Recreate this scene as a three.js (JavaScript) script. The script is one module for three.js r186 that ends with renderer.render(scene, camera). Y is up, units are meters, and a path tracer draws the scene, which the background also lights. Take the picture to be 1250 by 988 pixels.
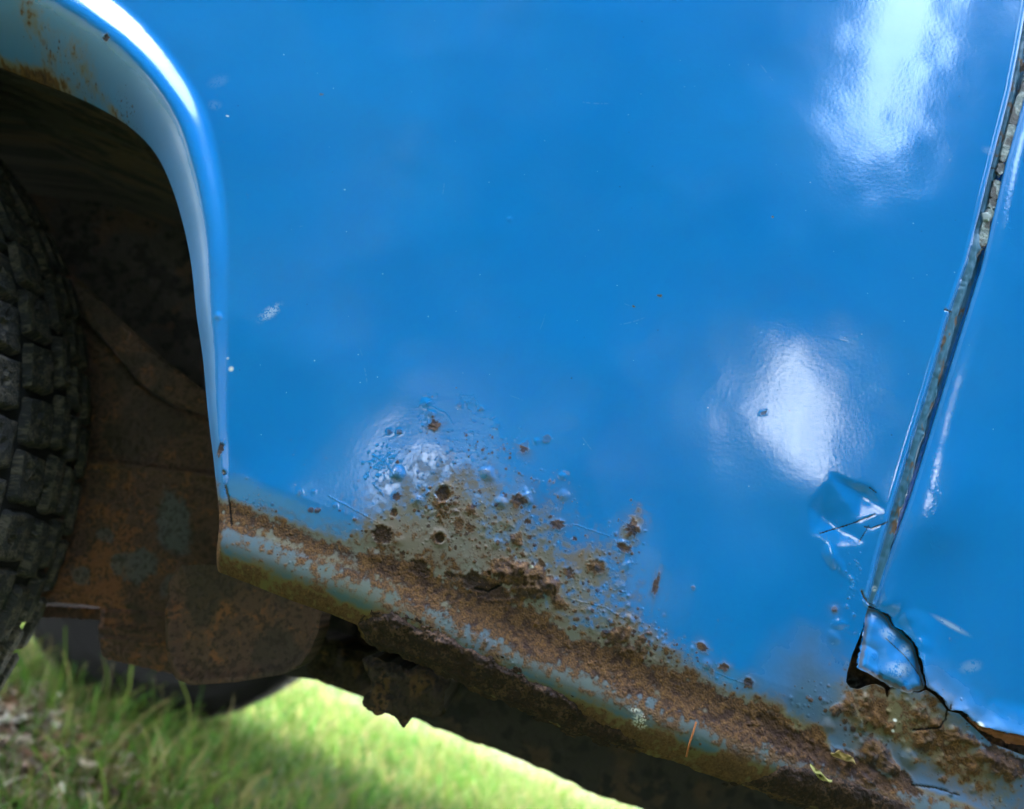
import * as THREE from 'three';
import { mergeGeometries, mergeVertices } from 'three/addons/utils/BufferGeometryUtils.js';
import { RoundedBoxGeometry } from 'three/addons/geometries/RoundedBoxGeometry.js';

// ------------------------------------------------------------------ camera, sky, sun, exposure
const scene = new THREE.Scene();
const EYE = new THREE.Vector3(0, 0.53, 0.42);
const camera = new THREE.PerspectiveCamera(54.46, 1250 / 988, 0.02, 2000);
camera.position.copy(EYE);
camera.rotation.order = 'YXZ';
camera.rotation.set(12 * Math.PI / 180, 5 * Math.PI / 180, 21.5 * Math.PI / 180);
camera.userData.fStop = 5.2; camera.focus = 0.42;
camera.updateMatrixWorld();

const EXPOSURE = 14.2;
const SUN = new THREE.Vector3(0.75, 0.68, -0.12).normalize();

const clamp = (v, a = 0, b = 1) => Math.min(b, Math.max(a, v));
const sst = (a, b, v) => { const t = clamp((v - a) / (b - a)); return t * t * (3 - 2 * t); };
const lerp = (a, b, t) => a + (b - a) * t;
const sq = (v) => v * v;
function rng(seed) { let s = seed >>> 0; return () => { s = (s + 0x6d2b79f5) | 0; let t = Math.imul(s ^ (s >>> 15), 1 | s); t = (t + Math.imul(t ^ (t >>> 7), 61 | t)) ^ t; return ((t ^ (t >>> 14)) >>> 0) / 4294967296; }; }
const NT = new Float32Array(65536); { const r = rng(77); for (let i = 0; i < 65536; i++) NT[i] = r(); }
function n2(x, y) {                                   // value noise 0..1
  const i = Math.floor(x), j = Math.floor(y); let u = x - i, v = y - j; u = u * u * (3 - 2 * u); v = v * v * (3 - 2 * v);
  const a = (i & 255), b = ((i + 1) & 255), c = (j & 255) << 8, d = ((j + 1) & 255) << 8;
  return (NT[a + c] * (1 - u) + NT[b + c] * u) * (1 - v) + (NT[a + d] * (1 - u) + NT[b + d] * u) * v;
}
function fbm(x, y, o = 4) { let s = 0, a = 0.5, t = 0; for (let k = 0; k < o; k++) { s += a * n2(x, y); t += a; a *= 0.5; x = x * 2.03 + 17.3; y = y * 2.03 + 41.7; } return s / t; }

// sky: hazy bright daylight, air and thin cloud only
{
  const W = 512, Hh = 256, d = new Float32Array(W * Hh * 4);
  for (let j = 0; j < Hh; j++) for (let i = 0; i < W; i++) {
    const el = (j + 0.5) / Hh * Math.PI - Math.PI / 2, az = i / W * Math.PI * 2;
    const e = Math.max(0, Math.sin(el)), r = Math.cos(el), cx = Math.cos(az) * r / (0.25 + e), cz = Math.sin(az) * r / (0.25 + e);
    const c = sst(0.34, 0.66, fbm(cx * 1.3 + 40, cz * 1.3 + 40, 5));
    const k = 1 - Math.exp(-e * 3.2), o = (j * W + i) * 4;
    d[o] = lerp(lerp(1.05, 0.52, k), 1.6, c * 0.85); d[o + 1] = lerp(lerp(1.12, 0.78, k), 1.7, c * 0.85); d[o + 2] = lerp(lerp(1.2, 1.18, k), 1.68, c * 0.85); d[o + 3] = 1;
  }
  const t = new THREE.DataTexture(d, W, Hh, THREE.RGBAFormat, THREE.FloatType);
  t.mapping = THREE.EquirectangularReflectionMapping; t.magFilter = THREE.LinearFilter; t.needsUpdate = true;
  scene.background = t; scene.environment = t;
}
const sun = new THREE.DirectionalLight(new THREE.Color(1, 0.95, 0.86), 3);
sun.position.copy(SUN).multiplyScalar(20); sun.castShadow = true; sun.shadow.radius = 2;
Object.assign(sun.shadow.camera, { left: -8, right: 8, top: 8, bottom: -8, near: 1, far: 60 });
sun.shadow.mapSize.set(2048, 2048);
scene.add(sun, sun.target);

const renderer = new THREE.WebGLRenderer({ antialias: true });
renderer.setSize(1024, 809);
renderer.toneMapping = THREE.LinearToneMapping;
renderer.toneMappingExposure = EXPOSURE;
renderer.shadowMap.enabled = true;

// ------------------------------------------------------------------ helpers
const FPX = 494 / Math.tan(54.46 * Math.PI / 360);
function at(px, py, z = 0) {                          // the point of the upright plane z that a spot of the photograph shows
  const d = new THREE.Vector3((px - 625) / FPX, -(py - 494) / FPX, -1).applyQuaternion(camera.quaternion);
  return EYE.clone().addScaledVector(d, (z - EYE.z) / d.z);
}
const mm = (px, py) => { const p = at(px, py, 0); return [p.x * 1000, p.y * 1000]; };
const line = (pts, z = 0) => pts.map(([x, y]) => { const p = at(x, y, z); return [p.x * 1000, p.y * 1000]; });   // millimetres
function smooth(pts, n) {                              // a finer line through the same points
  const c = new THREE.CatmullRomCurve3(pts.map(([x, y]) => new THREE.Vector3(x, y, 0)), false, 'centripetal'), out = [];
  for (let i = 0; i + 1 < pts.length; i++) for (let k = 0; k < n; k++) { const p = c.getPoint((i + k / n) / (pts.length - 1)); out.push([p.x, p.y]); }
  out.push(pts[pts.length - 1]); return out;
}
function near(pts, x, y) {                            // distance to a polyline, and how far along it
  let best = 1e18, bt = 0;
  for (let i = 0; i + 1 < pts.length; i++) {
    const ax = pts[i][0], ay = pts[i][1], dx = pts[i + 1][0] - ax, dy = pts[i + 1][1] - ay;
    const t = clamp(((x - ax) * dx + (y - ay) * dy) / (dx * dx + dy * dy)), q = sq(x - ax - t * dx) + sq(y - ay - t * dy);
    if (q < best) { best = q; bt = i + t; }
  }
  return [Math.sqrt(best), bt];
}
function nearFine(pts, x, y, n) {                     // the same for a long smooth line: every n-th point first, then its neighbourhood
  let best = 1e18, b = 0;
  for (let i = 0; i < pts.length; i += n) { const q = sq(x - pts[i][0]) + sq(y - pts[i][1]); if (q < best) { best = q; b = i; } }
  const lo = Math.max(0, b - n), hi = Math.min(pts.length, b + n + 2), [d, t] = near(pts.slice(lo, hi), x, y); return [d, t + lo];
}
function inside(pts, x, y) {
  let c = false;
  for (let i = 0, j = pts.length - 1; i < pts.length; j = i++) {
    const a = pts[i], b = pts[j];
    if ((a[1] > y) !== (b[1] > y) && x < (b[0] - a[0]) * (y - a[1]) / (b[1] - a[1]) + a[0]) c = !c;
  }
  return c;
}
function sdf(pts) { const loop = [...pts, pts[0]]; return (x, y) => (inside(pts, x, y) ? -1 : 1) * near(loop, x, y)[0]; }   // millimetres, negative inside
// a sheet of metal: the part of the plane where s(x, y) < 0, at height h(x, y), with a cut edge of the given thickness (all in mm)
function sheet(s, h, [x0, y0, x1, y1], step, thick, uvBox, back = false) {
  const nx = Math.ceil((x1 - x0) / step), ny = Math.ceil((y1 - y0) / step), S = new Float32Array((nx + 1) * (ny + 1));
  for (let j = 0; j <= ny; j++) for (let i = 0; i <= nx; i++) S[j * (nx + 1) + i] = s(x0 + i * step, y0 + j * step);
  const pos = [], idx = [], node = new Map(), cut = new Map(), rim = [];
  const add = (x, y) => { pos.push(x, y, h(x, y)); return pos.length / 3 - 1; };
  const X = (n) => x0 + (n % (nx + 1)) * step, Y = (n) => y0 + Math.floor(n / (nx + 1)) * step;
  const vert = (n) => { let v = node.get(n); if (v === undefined) node.set(n, v = add(X(n), Y(n))); return v; };
  const edge = (a, b) => { if (a > b) [a, b] = [b, a]; const k = a * 4194304 + b; let v = cut.get(k); if (v === undefined) { const t = clamp(S[a] / (S[a] - S[b]), 0.02, 0.98); cut.set(k, v = add(lerp(X(a), X(b), t), lerp(Y(a), Y(b), t))); } return v; };
  const tri = (a, b, c) => {
    const ia = S[a] < 0, ib = S[b] < 0, ic = S[c] < 0, n = ia + ib + ic;
    if (!n) return;
    if (n === 3) { idx.push(vert(a), vert(b), vert(c)); return; }
    while (true) { if (n === 1 ? S[a] < 0 : S[a] >= 0) break; [a, b, c] = [b, c, a]; }
    const p = edge(a, b), q = edge(a, c);
    if (n === 1) { idx.push(vert(a), p, q); rim.push(p, q); } else { const vb = vert(b), vc = vert(c); idx.push(p, vb, vc, p, vc, q); rim.push(q, p); }
  };
  for (let j = 0; j < ny; j++) for (let i = 0; i < nx; i++) {
    const a = j * (nx + 1) + i, b = a + 1, c = a + nx + 1, d = c + 1;
    if ((i + j) & 1) { tri(a, b, d); tri(a, d, c); } else { tri(a, b, c); tri(b, d, c); }
  }
  const make = (P, I) => {
    const g = new THREE.BufferGeometry(), n = P.length / 3, f = new Float32Array(P.length), uv = new Float32Array(n * 2);
    for (let i = 0; i < n; i++) { f[i * 3] = P[i * 3] / 1000; f[i * 3 + 1] = P[i * 3 + 1] / 1000; f[i * 3 + 2] = P[i * 3 + 2] / 1000; uv[i * 2] = (P[i * 3] - uvBox[0]) / uvBox[2]; uv[i * 2 + 1] = (P[i * 3 + 1] - uvBox[1]) / uvBox[3]; }
    g.setAttribute('position', new THREE.BufferAttribute(f, 3)); g.setAttribute('uv', new THREE.BufferAttribute(uv, 2)); g.setIndex(I); g.computeVertexNormals(); return g;
  };
  const out = [make(pos, idx)];
  if (thick && rim.length) {
    const P = [], I = [], m = new Map(), v = (k, low) => { const key = k * 2 + low; let q = m.get(key); if (q === undefined) { P.push(pos[k * 3], pos[k * 3 + 1], pos[k * 3 + 2] - (low ? thick : 0)); m.set(key, q = P.length / 3 - 1); } return q; };
    for (let k = 0; k < rim.length; k += 2) { const a = rim[k], b = rim[k + 1]; I.push(v(a, 0), v(a, 1), v(b, 0), v(b, 0), v(a, 1), v(b, 1)); }
    out.push(make(P, I));
    if (back) { const B = pos.slice(); for (let k = 2; k < B.length; k += 3) B[k] -= thick; const J = []; for (let k = 0; k < idx.length; k += 3) J.push(idx[k], idx[k + 2], idx[k + 1]); out.push(make(B, J)); }
  }
  return mergeGeometries(out);
}
const box = (pts, pad = 2) => { const xs = pts.map((p) => p[0]), ys = pts.map((p) => p[1]); return [Math.min(...xs) - pad, Math.min(...ys) - pad, Math.max(...xs) + pad, Math.max(...ys) + pad]; };
function part(name, geo, mat, parent, label) {
  const m = new THREE.Mesh(geo, mat); m.name = name; m.castShadow = m.receiveShadow = true; parent.add(m);
  if (label) m.userData.label = label;
  return m;
}
function tag(o, label, category, group, kind) { o.userData.label = label; if (category) o.userData.category = category; if (group) o.userData.group = group; if (kind) o.userData.kind = kind; return o; }
const enc = (v) => { v = clamp(v); return Math.round(255 * (v <= 0.0031308 ? v * 12.92 : 1.055 * Math.pow(v, 1 / 2.4) - 0.055)); };
const ENC = new Uint8Array(4097); for (let i = 0; i <= 4096; i++) ENC[i] = enc(sq(i / 4096));
const encode = (v) => ENC[Math.round(4096 * Math.sqrt(clamp(v)))];
function tex(data, w, h, { srgb = false, float = false, repeat = false } = {}) {
  const t = new THREE.DataTexture(data, w, h, float ? THREE.RedFormat : THREE.RGBAFormat, float ? THREE.FloatType : THREE.UnsignedByteType);
  if (srgb) t.colorSpace = THREE.SRGBColorSpace;
  t.magFilter = THREE.LinearFilter; t.wrapS = t.wrapT = repeat ? THREE.RepeatWrapping : THREE.ClampToEdgeWrapping; t.needsUpdate = true; return t;
}
const mix3 = (c, d, t) => { c[0] += (d[0] - c[0]) * t; c[1] += (d[1] - c[1]) * t; c[2] += (d[2] - c[2]) * t; };

// ------------------------------------------------------------------ the panel's outlines
const ARCH_PX = [[0, 50], [50, 72], [100, 100], [140, 130], [170, 165], [190, 205], [207, 255], [220, 310], [228, 370], [238, 430], [246, 500], [255, 570], [260, 620], [262, 655], [253, 697]];
const ARCH_W = [71, 65, 57, 49, 43, 38, 33, 28, 23, 18, 13, 10, 7, 5, 5];      // how wide the flare round the arch is, mm
const ARCH = smooth(line(ARCH_PX), 40);
const archTop = ARCH[0][1];
const ARCH_FULL = [[-560, archTop + 5], ...ARCH];
const ARCH_FULL_W = [71, ...ARCH_W.flatMap((w, i) => i + 1 < ARCH_W.length ? Array.from({ length: 40 }, (_, k) => { const g = (j) => ARCH_W[clamp(j, 0, ARCH_W.length - 1)], t = k / 40; return 0.5 * (2 * g(i) + (g(i + 1) - g(i - 1)) * t + (2 * g(i - 1) - 5 * g(i) + 4 * g(i + 1) - g(i + 2)) * t * t + (3 * g(i) - g(i - 1) - 3 * g(i + 1) + g(i + 2)) * t * t * t); }) : [w])];
const BOTTOM = line([[253, 697], [300, 715], [350, 735], [400, 752], [428, 764], [434, 786], [480, 800], [520, 815], [560, 836], [600, 858], [640, 878], [700, 905], [750, 917], [790, 927], [850, 947], [880, 958], [930, 972], [960, 980], [1000, 994], [1060, 1014], [1150, 1048], [1300, 1105]]);
const FOOT = [...BOTTOM.slice(0, 4), ...line([[428, 764], [600, 838], [790, 918], [930, 970], [960, 980]]), ...BOTTOM.slice(18)];    // the foot without its eaten edge
const SEAM_L = line([[1278, -30], [1262, 40], [1248, 100], [1225, 180], [1200, 270], [1186, 320], [1161, 390], [1141, 460], [1119, 530], [1095, 610], [1076, 680], [1063, 735]]);
const SEAM_R = line([[1303, -30], [1285, 40], [1265, 110], [1240, 190], [1220, 265], [1205, 325], [1182, 395], [1161, 460], [1139, 530], [1115, 605], [1092, 668], [1076, 715], [1067, 738]]);
const HOLE = line([[1063, 737], [1057, 758], [1056, 767], [1049, 785], [1043, 800], [1037, 822], [1036, 834], [1041, 841], [1052, 843], [1062, 839], [1073, 836], [1083, 841], [1087, 855], [1091, 843], [1101, 841], [1112, 847], [1128, 847], [1136, 844], [1146, 851], [1155, 861], [1161, 869], [1176, 873], [1190, 886], [1201, 896], [1215, 909], [1250, 922], [1310, 945]]);
const DOORLOW = line([[1066, 738], [1078, 744], [1092, 752], [1098, 764], [1108, 770], [1122, 784], [1130, 808], [1132, 824], [1135, 838], [1147, 846], [1158, 857], [1163, 866], [1178, 868], [1194, 881], [1202, 887], [1250, 898], [1310, 912]]);
const FLAP = line([[1064, 744], [1060, 768], [1056, 793], [1051, 814], [1070, 825], [1095, 838], [1112, 845], [1131, 841], [1131, 834], [1128, 822], [1126, 808], [1119, 787], [1105, 774], [1094, 767], [1089, 756], [1076, 747]]);
const CREASE = line([[275, 618], [300, 634], [400, 688], [500, 738], [600, 778], [700, 818], [800, 856], [900, 892], [960, 910], [1100, 962], [1300, 1040]]);
const DENT = line([[995, 582], [1013, 576], [1038, 587], [1065, 594], [1086, 623], [1085, 638], [1060, 664], [1023, 666], [992, 651], [986, 618], [1013, 585], [1046, 632], [1055, 604], [1004, 630], [1032, 651]]);
const DENT_H = [0, 0, 0, 0, 0, 0, 0, 0, 0, 0, 0.1, -0.4, -1.9, -2.3, -1.4];
const DENT_T = [[0, 1, 10], [0, 10, 9], [9, 10, 13], [10, 11, 13], [1, 2, 12], [1, 12, 10], [10, 12, 11], [2, 3, 12], [3, 4, 12], [4, 11, 12], [4, 5, 11], [5, 6, 11], [6, 14, 11], [11, 14, 13], [9, 13, 8], [8, 13, 14], [8, 14, 7], [7, 14, 6]];
const dentBox = box(DENT.slice(0, 10), 6);
function dent(x, y) { let s = 0; if (x < dentBox[0] || x > dentBox[2] || y < dentBox[1] || y > dentBox[3]) return 0; for (let j = -2; j <= 2; j++) for (let i = -2; i <= 2; i++) s += dentFacet(x + i * 1.0, y + j * 1.0) * (3 - Math.abs(i)) * (3 - Math.abs(j)) / 81; return s * (0.75 + 0.2 * n2(x / 5, y / 5)); }
function dentFacet(x, y) {
  if (x < dentBox[0] || x > dentBox[2] || y < dentBox[1] || y > dentBox[3]) return 0;
  for (const [a, b, c] of DENT_T) {
    const A = DENT[a], B = DENT[b], C = DENT[c], den = (B[1] - C[1]) * (A[0] - C[0]) + (C[0] - B[0]) * (A[1] - C[1]);
    const u = ((B[1] - C[1]) * (x - C[0]) + (C[0] - B[0]) * (y - C[1])) / den, v = ((C[1] - A[1]) * (x - C[0]) + (A[0] - C[0]) * (y - C[1])) / den;
    if (u >= -1e-6 && v >= -1e-6 && u + v <= 1.000001) return u * DENT_H[a] + v * DENT_H[b] + (1 - u - v) * DENT_H[c];
  }
  return 0;
}
// gentle waves beaten into the panel: [px, py, radius mm, height mm]
const WAVES = [[620, 610, 30, 1.0], [330, 606, 20, 0.9], [1146, 640, 20, 1.5], [1165, 590, 20, 1.2], [760, 300, 90, -1.2], [978, 505, 46, -0.36], [1000, 590, 30, 0.7]].map(([x, y, r, h]) => [...mm(x, y), r, h]);
function footY(x) { let i = 0; while (i + 2 < FOOT.length && FOOT[i + 1][0] < x) i++; return lerp(FOOT[i][1], FOOT[i + 1][1], clamp((x - FOOT[i][0]) / (FOOT[i + 1][0] - FOOT[i][0]), -0.5, 1.5)); }
function bottomD(x, y) { const d = near(FOOT, x, y)[0]; return y < footY(x) ? -d : d; }
function panelZ(x, y, door) {                         // the panel's pressed shape without blisters, mm
  const dy = y - 640;
  let z = -dy * dy / 2 / 4200 - sq(x - 0) / 2 / 9000;
  for (const [wx, wy, r, h] of WAVES) { const q = (sq(x - wx) + sq(y - wy)) / (r * r); if (q < 8) z += h * Math.exp(-q); }
  z += 1.0 * (fbm(x / 55 + 7, y / 55, 2) - 0.5) + 0.12 * (n2(x / 13, y / 13 + 5) - 0.5);
  if (!door) {
    if (x < -60 || y > 690) {
      const [d, t] = nearFine(ARCH_FULL, x, y, 16), i = Math.min(ARCH_FULL_W.length - 2, Math.floor(t)), W = lerp(ARCH_FULL_W[i], ARCH_FULL_W[i + 1], t - i), u = d / W;
      if (u < 1) { const A = lerp(0.055, 0.165, sst(18, 46, W)), B = 0.44; z += W * (u < 0.6 ? A - (A + B) * Math.pow(1 - u / 0.6, 1.7) : A * 0.5 * (1 + Math.cos(Math.PI * (u - 0.6) / 0.4))); }
    }
    if (y < 580) {
      const d = bottomD(x, y);
      if (d < 52) z += d > 33 ? -1.5 * sst(54, 33, d) : d > 16 ? lerp(-1.5, 1.3, sst(33, 16, d)) : 1.3 - 10 * sq(1 - d / 16);
    }
    const [ds] = near(SEAM_L, x, y);
    if (ds < 3.6) z += ds > 1.5 ? 0.5 * sst(3.6, 1.5, ds) : 0.5 - 2.4 * sq(1 - ds / 1.5);
    z += dent(x, y);
  } else {
    const [ds] = near(SEAM_R, x, y);
    if (ds < 10) z += -1.3 * sq(1 - ds / 10);
    const [dl] = near(DOORLOW, x, y);
    if (dl < 16) { const q = 1 - dl / 16, lift = sst(190, 215, x); z += (-1.0 * (1 - lift) + 3.0 * lift) * q * q + 2.2 * (fbm(x / 10, y / 10, 2) - 0.5) * q; }
  }
  return z;
}

// ------------------------------------------------------------------ the panel's surface: paint, rust, blisters
const TW = 2048, TH = 1536, RX = -460, RY = 440, RW = 770, RH = 577.5, TEX = RW / TW;   // the sheet of texture lies flat on the panel, millimetres
const N = TW * TH, Hh = new Float32Array(N), Bm = new Float32Array(N), Rf = new Float32Array(N), Dk = new Float32Array(N), St = new Float32Array(N), Wh = new Float32Array(N), Bl = new Float32Array(N);
function stamp(x, y, r, f) {
  const i0 = Math.max(0, Math.floor((x - r - RX) / TEX)), i1 = Math.min(TW - 1, Math.ceil((x + r - RX) / TEX)), j0 = Math.max(0, Math.floor((y - r - RY) / TEX)), j1 = Math.min(TH - 1, Math.ceil((y + r - RY) / TEX));
  for (let j = j0; j <= j1; j++) for (let i = i0; i <= i1; i++) f(j * TW + i, RX + (i + 0.5) * TEX - x, RY + (j + 0.5) * TEX - y);
}
const K = 1 / 2.28;                                   // photo pixels to millimetres on the panel
const R = rng(4242);
function dome(x, y, r, h, { rust = 0, stain = 0, ax = 1, rot = 0, hole = 0, dark = 0 } = {}) {
  const c = Math.cos(rot), s = Math.sin(rot), seed = x * 0.37 + y * 0.11;
  stamp(x, y, r * 2.6 * Math.max(1, ax), (k, dx, dy) => {
    const u = (dx * c + dy * s) / ax, v = -dx * s + dy * c, a = Math.atan2(v, u), d = Math.hypot(u, v) / (r * ((r > 2.6 && rust > 0.3 ? 0.6 : 0.8) + (r > 2.6 && rust > 0.3 ? 0.85 : 0.4) * n2(3 + Math.cos(a) * 1.3 + seed, 3 + Math.sin(a) * 1.3 + seed)));
    if (d < 1) { let b = (r > 3.6 ? 0.8 : 0.55) * (h * (1 - d * d) * (1 - d * d) + h * 0.35 * (1 - d * d)); if (r > 2.2 && rust > 0.3) b *= 0.35 + 1.3 * fbm(dx / 1.7 + seed, dy / 1.7, 3); if (r > 1.3) Hh[k] += b; else Bm[k] += b; }
    if (hole && d < hole) { const q = sst(hole, hole * 0.75, d); Hh[k] -= h * 1.6 * q; Rf[k] = Math.max(Rf[k], 1.4 * q); Dk[k] = Math.max(Dk[k], dark * q); }
    if (rust) Rf[k] = Math.max(Rf[k], rust * sst(1.25, 0.5, d));
    if (stain) St[k] = Math.max(St[k], stain * Math.exp(-d * d * 0.45));
  });
}
function patch(x, y, rx, ry, rot, { dark = 1, depth = 0.4, rust = 1.4, stain = 0.5 } = {}) {      // paint gone, scabbed metal
  const c = Math.cos(rot), s = Math.sin(rot), seed = x * 0.71 + y * 0.23;
  stamp(x, y, Math.max(rx, ry) * 2.2, (k, dx, dy) => {
    const u = (dx * c + dy * s) / rx, v = (-dx * s + dy * c) / ry, a = Math.atan2(v, u), d = Math.hypot(u, v) / (0.4 + 1.15 * fbm(5 + Math.cos(a) * 2.6 + seed, 5 + Math.sin(a) * 2.6 + seed, 3)) + 0.25 * (n2(x + dx * 0.9, y + dy * 0.9) - 0.5);
    const q = sst(1.05, 0.9, d);
    if (q > 0) { Hh[k] -= depth * q - 0.5 * q * (fbm(dx / 1.6 + seed, dy / 1.6, 3) - 0.4); Rf[k] = Math.max(Rf[k], rust * q); Dk[k] = Math.max(Dk[k], dark * q); }
    Hh[k] += 0.35 * Math.exp(-sq((d - 1.12) / 0.14));
    Rf[k] = Math.max(Rf[k], 0.75 * sst(1.5, 1.0, d)); St[k] = Math.max(St[k], stain * Math.exp(-sq(d / 1.6)));
  });
}
function specks(x, y, rx, ry, rot, n, { r0 = 0.35, r1 = 1.2, rust = 0.6, h = 0.22, stain = 0 } = {}) {      // a sprinkling of small blisters
  for (let k = 0; k < n; k++) {
    const a = R() * 6.283, q = Math.sqrt(-Math.log(1 - R() * 0.95)) * 0.75, u = Math.cos(a) * q * rx, v = Math.sin(a) * q * ry, r = lerp(r0 * 0.8, r1, R() ** 3);
    dome(x + u * Math.cos(rot) - v * Math.sin(rot), y + u * Math.sin(rot) + v * Math.cos(rot), r, h * 1.3 * (0.5 + R()) * (0.5 + r), { rust: R() < rust * 0.7 ? 0.4 + R() * 0.9 : 0, stain: stain * R() });
  }
}
function crawl(pts, r, h) { for (let i = 0; i + 1 < pts.length; i++) { const n = Math.ceil(Math.hypot(pts[i + 1][0] - pts[i][0], pts[i + 1][1] - pts[i][1]) / (r * 0.7)); for (let k = 0; k < n; k++) dome(lerp(pts[i][0], pts[i + 1][0], k / n) + (R() - 0.5) * r, lerp(pts[i][1], pts[i + 1][1], k / n) + (R() - 0.5) * r, r, h, {}); } }
const D = (px, py, r, h, o) => dome(...mm(px, py), r * K, h, o);
const PT = (px, py, rx, ry, rot, o) => patch(...mm(px, py), rx * K, ry * K, rot, o);
const SP = (px, py, rx, ry, rot, n, o) => specks(...mm(px, py), rx * K, ry * K, rot, n, o);

D(540, 603, 17, 1.3, { hole: 0.58, stain: 0.9, dark: 0.25 }); D(534, 617, 8, 0.8, { rust: 0.9 });
D(536, 657, 13, 1.4, { hole: 0.5, dark: 1, stain: 0.8 });
D(485, 578, 9, 1.4, { stain: 0.25 }); D(509, 610, 9, 1.1, { stain: 0.5 }); D(595, 578, 11, 1.2, { stain: 0.4 }); D(612, 613, 9, 1.3, { stain: 0.4 });
D(640, 605, 11, 1.1, { stain: 0.7, rust: 0.45 }); D(605, 664, 8, 1.0, { stain: 0.5 }); D(688, 605, 8, 1.0, { stain: 0.3 }); D(687, 581, 6, 0.8); D(622, 641, 7, 0.8, { stain: 0.6 });
D(480, 626, 7, 0.5, { hole: 0.7, dark: 0.5, stain: 0.4 }); D(487, 660, 8, 0.9, { stain: 0.4 }); D(455, 678, 9, 0.8, { stain: 0.3 }); D(575, 622, 9, 0.7, { rust: 0.7, stain: 0.7 });
D(597, 700, 7, 0.9, { hole: 0.4, dark: 0.7, stain: 0.8 }); D(668, 718, 8, 1.1, { stain: 0.7 }); D(630, 658, 9, 0.7, { rust: 1.1, stain: 0.9 }); D(680, 640, 7, 0.6, { rust: 0.7, stain: 0.6 });
D(773, 646, 10, 0.9, { rust: 0.6, stain: 1.1 }); D(761, 662, 5, 0.8); D(727, 693, 8, 0.9, { stain: 1, rust: 0.5 }); D(682, 736, 10, 0.8, { rust: 1.1, stain: 0.9 }); D(770, 757, 6, 1, { stain: 0.3 }); D(765, 690, 6, 0.6, { rust: 0.5, stain: 0.4 }); D(757, 715, 8, 0.5, { stain: 0.5 });
D(520, 492, 7, 0.8, { stain: 0.4 }); D(527, 505, 6, 0.6, { stain: 0.3 }); D(531, 519, 7, 0.5, { rust: 0.9, stain: 0.4 }); D(561, 494, 5, 0.4, { rust: 0.6 }); D(588, 499, 6, 0.5, { rust: 0.6 });
D(668, 536, 6, 0.5, { rust: 0.9, stain: 0.8 }); D(640, 546, 7, 0.5, { rust: 0.8, stain: 0.9 }); D(655, 539, 5, 0.7); D(607, 520, 6, 0.4, { rust: 0.5, stain: 0.3 });
D(475, 527, 5, 0.4, { rust: 0.8 }); D(487, 527, 5, 0.4, { rust: 0.7 }); D(378, 622, 5, 0.4, { rust: 0.9 }); D(386, 623, 5, 0.4, { rust: 0.9 }); D(408, 617, 4, 0.5, { rust: 0.6 }); D(382, 600, 3, 0.5); D(365, 601, 5, 0.4, { rust: 0.6 });
D(858, 790, 6, 0.5, { stain: 0.5, rust: 0.4 }); D(916, 835, 7, 0.3, { rust: 0.8, stain: 0.9 }); D(921, 862, 4, 0.3, { rust: 1 }); D(865, 812, 8, 0.7, { stain: 0.4 }); D(792, 772, 4, 0.4, { rust: 0.8 }); D(847, 718, 4, 0.3, { rust: 0.6 }); D(815, 791, 8, 0.5, { stain: 0.4 });
D(265, 385, 6, 0.9); D(622, 266, 5, 0.4); D(1016, 679, 11, 0.8, { ax: 1.5, rot: -0.9 }); D(1028, 692, 7, 0.6, { ax: 1.8, rot: -0.9 }); D(1025, 762, 8, 0.5, { ax: 1.5, rot: 0.3 }); D(1021, 778, 8, 0.5, { ax: 1.4, rot: -0.4 }); D(1021, 744, 5, 0.5, { rust: 0.7, stain: 0.5 }); D(1036, 741, 3, 0.4, { rust: 0.5 }); D(1040, 706, 4, 0.4); D(1045, 720, 3, 0.3); D(966, 875, 7, 0.5); crawl(line([[1043, 706], [1030, 735], [1016, 765], [1000, 800]]), 0.35, 0.08);
PT(467, 653, 13, 12, 0.4, { depth: 0.5 }); PT(511, 694, 13, 8, -0.3); PT(549, 703, 6, 4, 0, {}); PT(577, 706, 9, 9, 0, { dark: 0.8 }); PT(592, 719, 27, 10, -0.1, { dark: 1, depth: 0.3 });
PT(806, 360, 3.2, 2, 0, { stain: 0, depth: 0.2, rust: 1 }); PT(774, 373, 2, 1.5, 0, { stain: 0, depth: 0.2 }); PT(390, 110, 3, 2, 0.6, { stain: 0, depth: 0.1, dark: 0.7, rust: 0.8 }); PT(130, 47, 4.5, 4, 0.6, { stain: 0.2 }); PT(945, 262, 1.6, 1.2, 0, { stain: 0, depth: 0.1 });
PT(267, 547, 3, 9, 0.1, { dark: 0.5, stain: 0.2 }); PT(933, 504, 2, 4, -0.6, { stain: 0, depth: 0.1, dark: 0.6 });
for (const [x, y, rx, ry] of [[985, 914, 20, 8], [1010, 926, 24, 9], [1045, 938, 24, 10], [1075, 950, 22, 8], [1110, 958, 20, 8], [955, 898, 26, 12], [1225, 928, 16, 12], [1246, 938, 14, 12]]) PT(x, y, rx, ry, -0.4, { dark: 0.7, depth: 0.3, stain: 0.5 });
for (let k = 0; k < 20; k++) { const a = R() * 6.283, q = Math.sqrt(R()), r = 1.5 + 5 * R() * R(); PT(590 + Math.cos(a) * q * 130, 660 + Math.sin(a) * q * 75 + Math.cos(a) * q * 30, r * 1.3, r, R() * 3, { dark: 0.5 * R(), depth: 0.2, stain: 0.6 }); }
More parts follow.
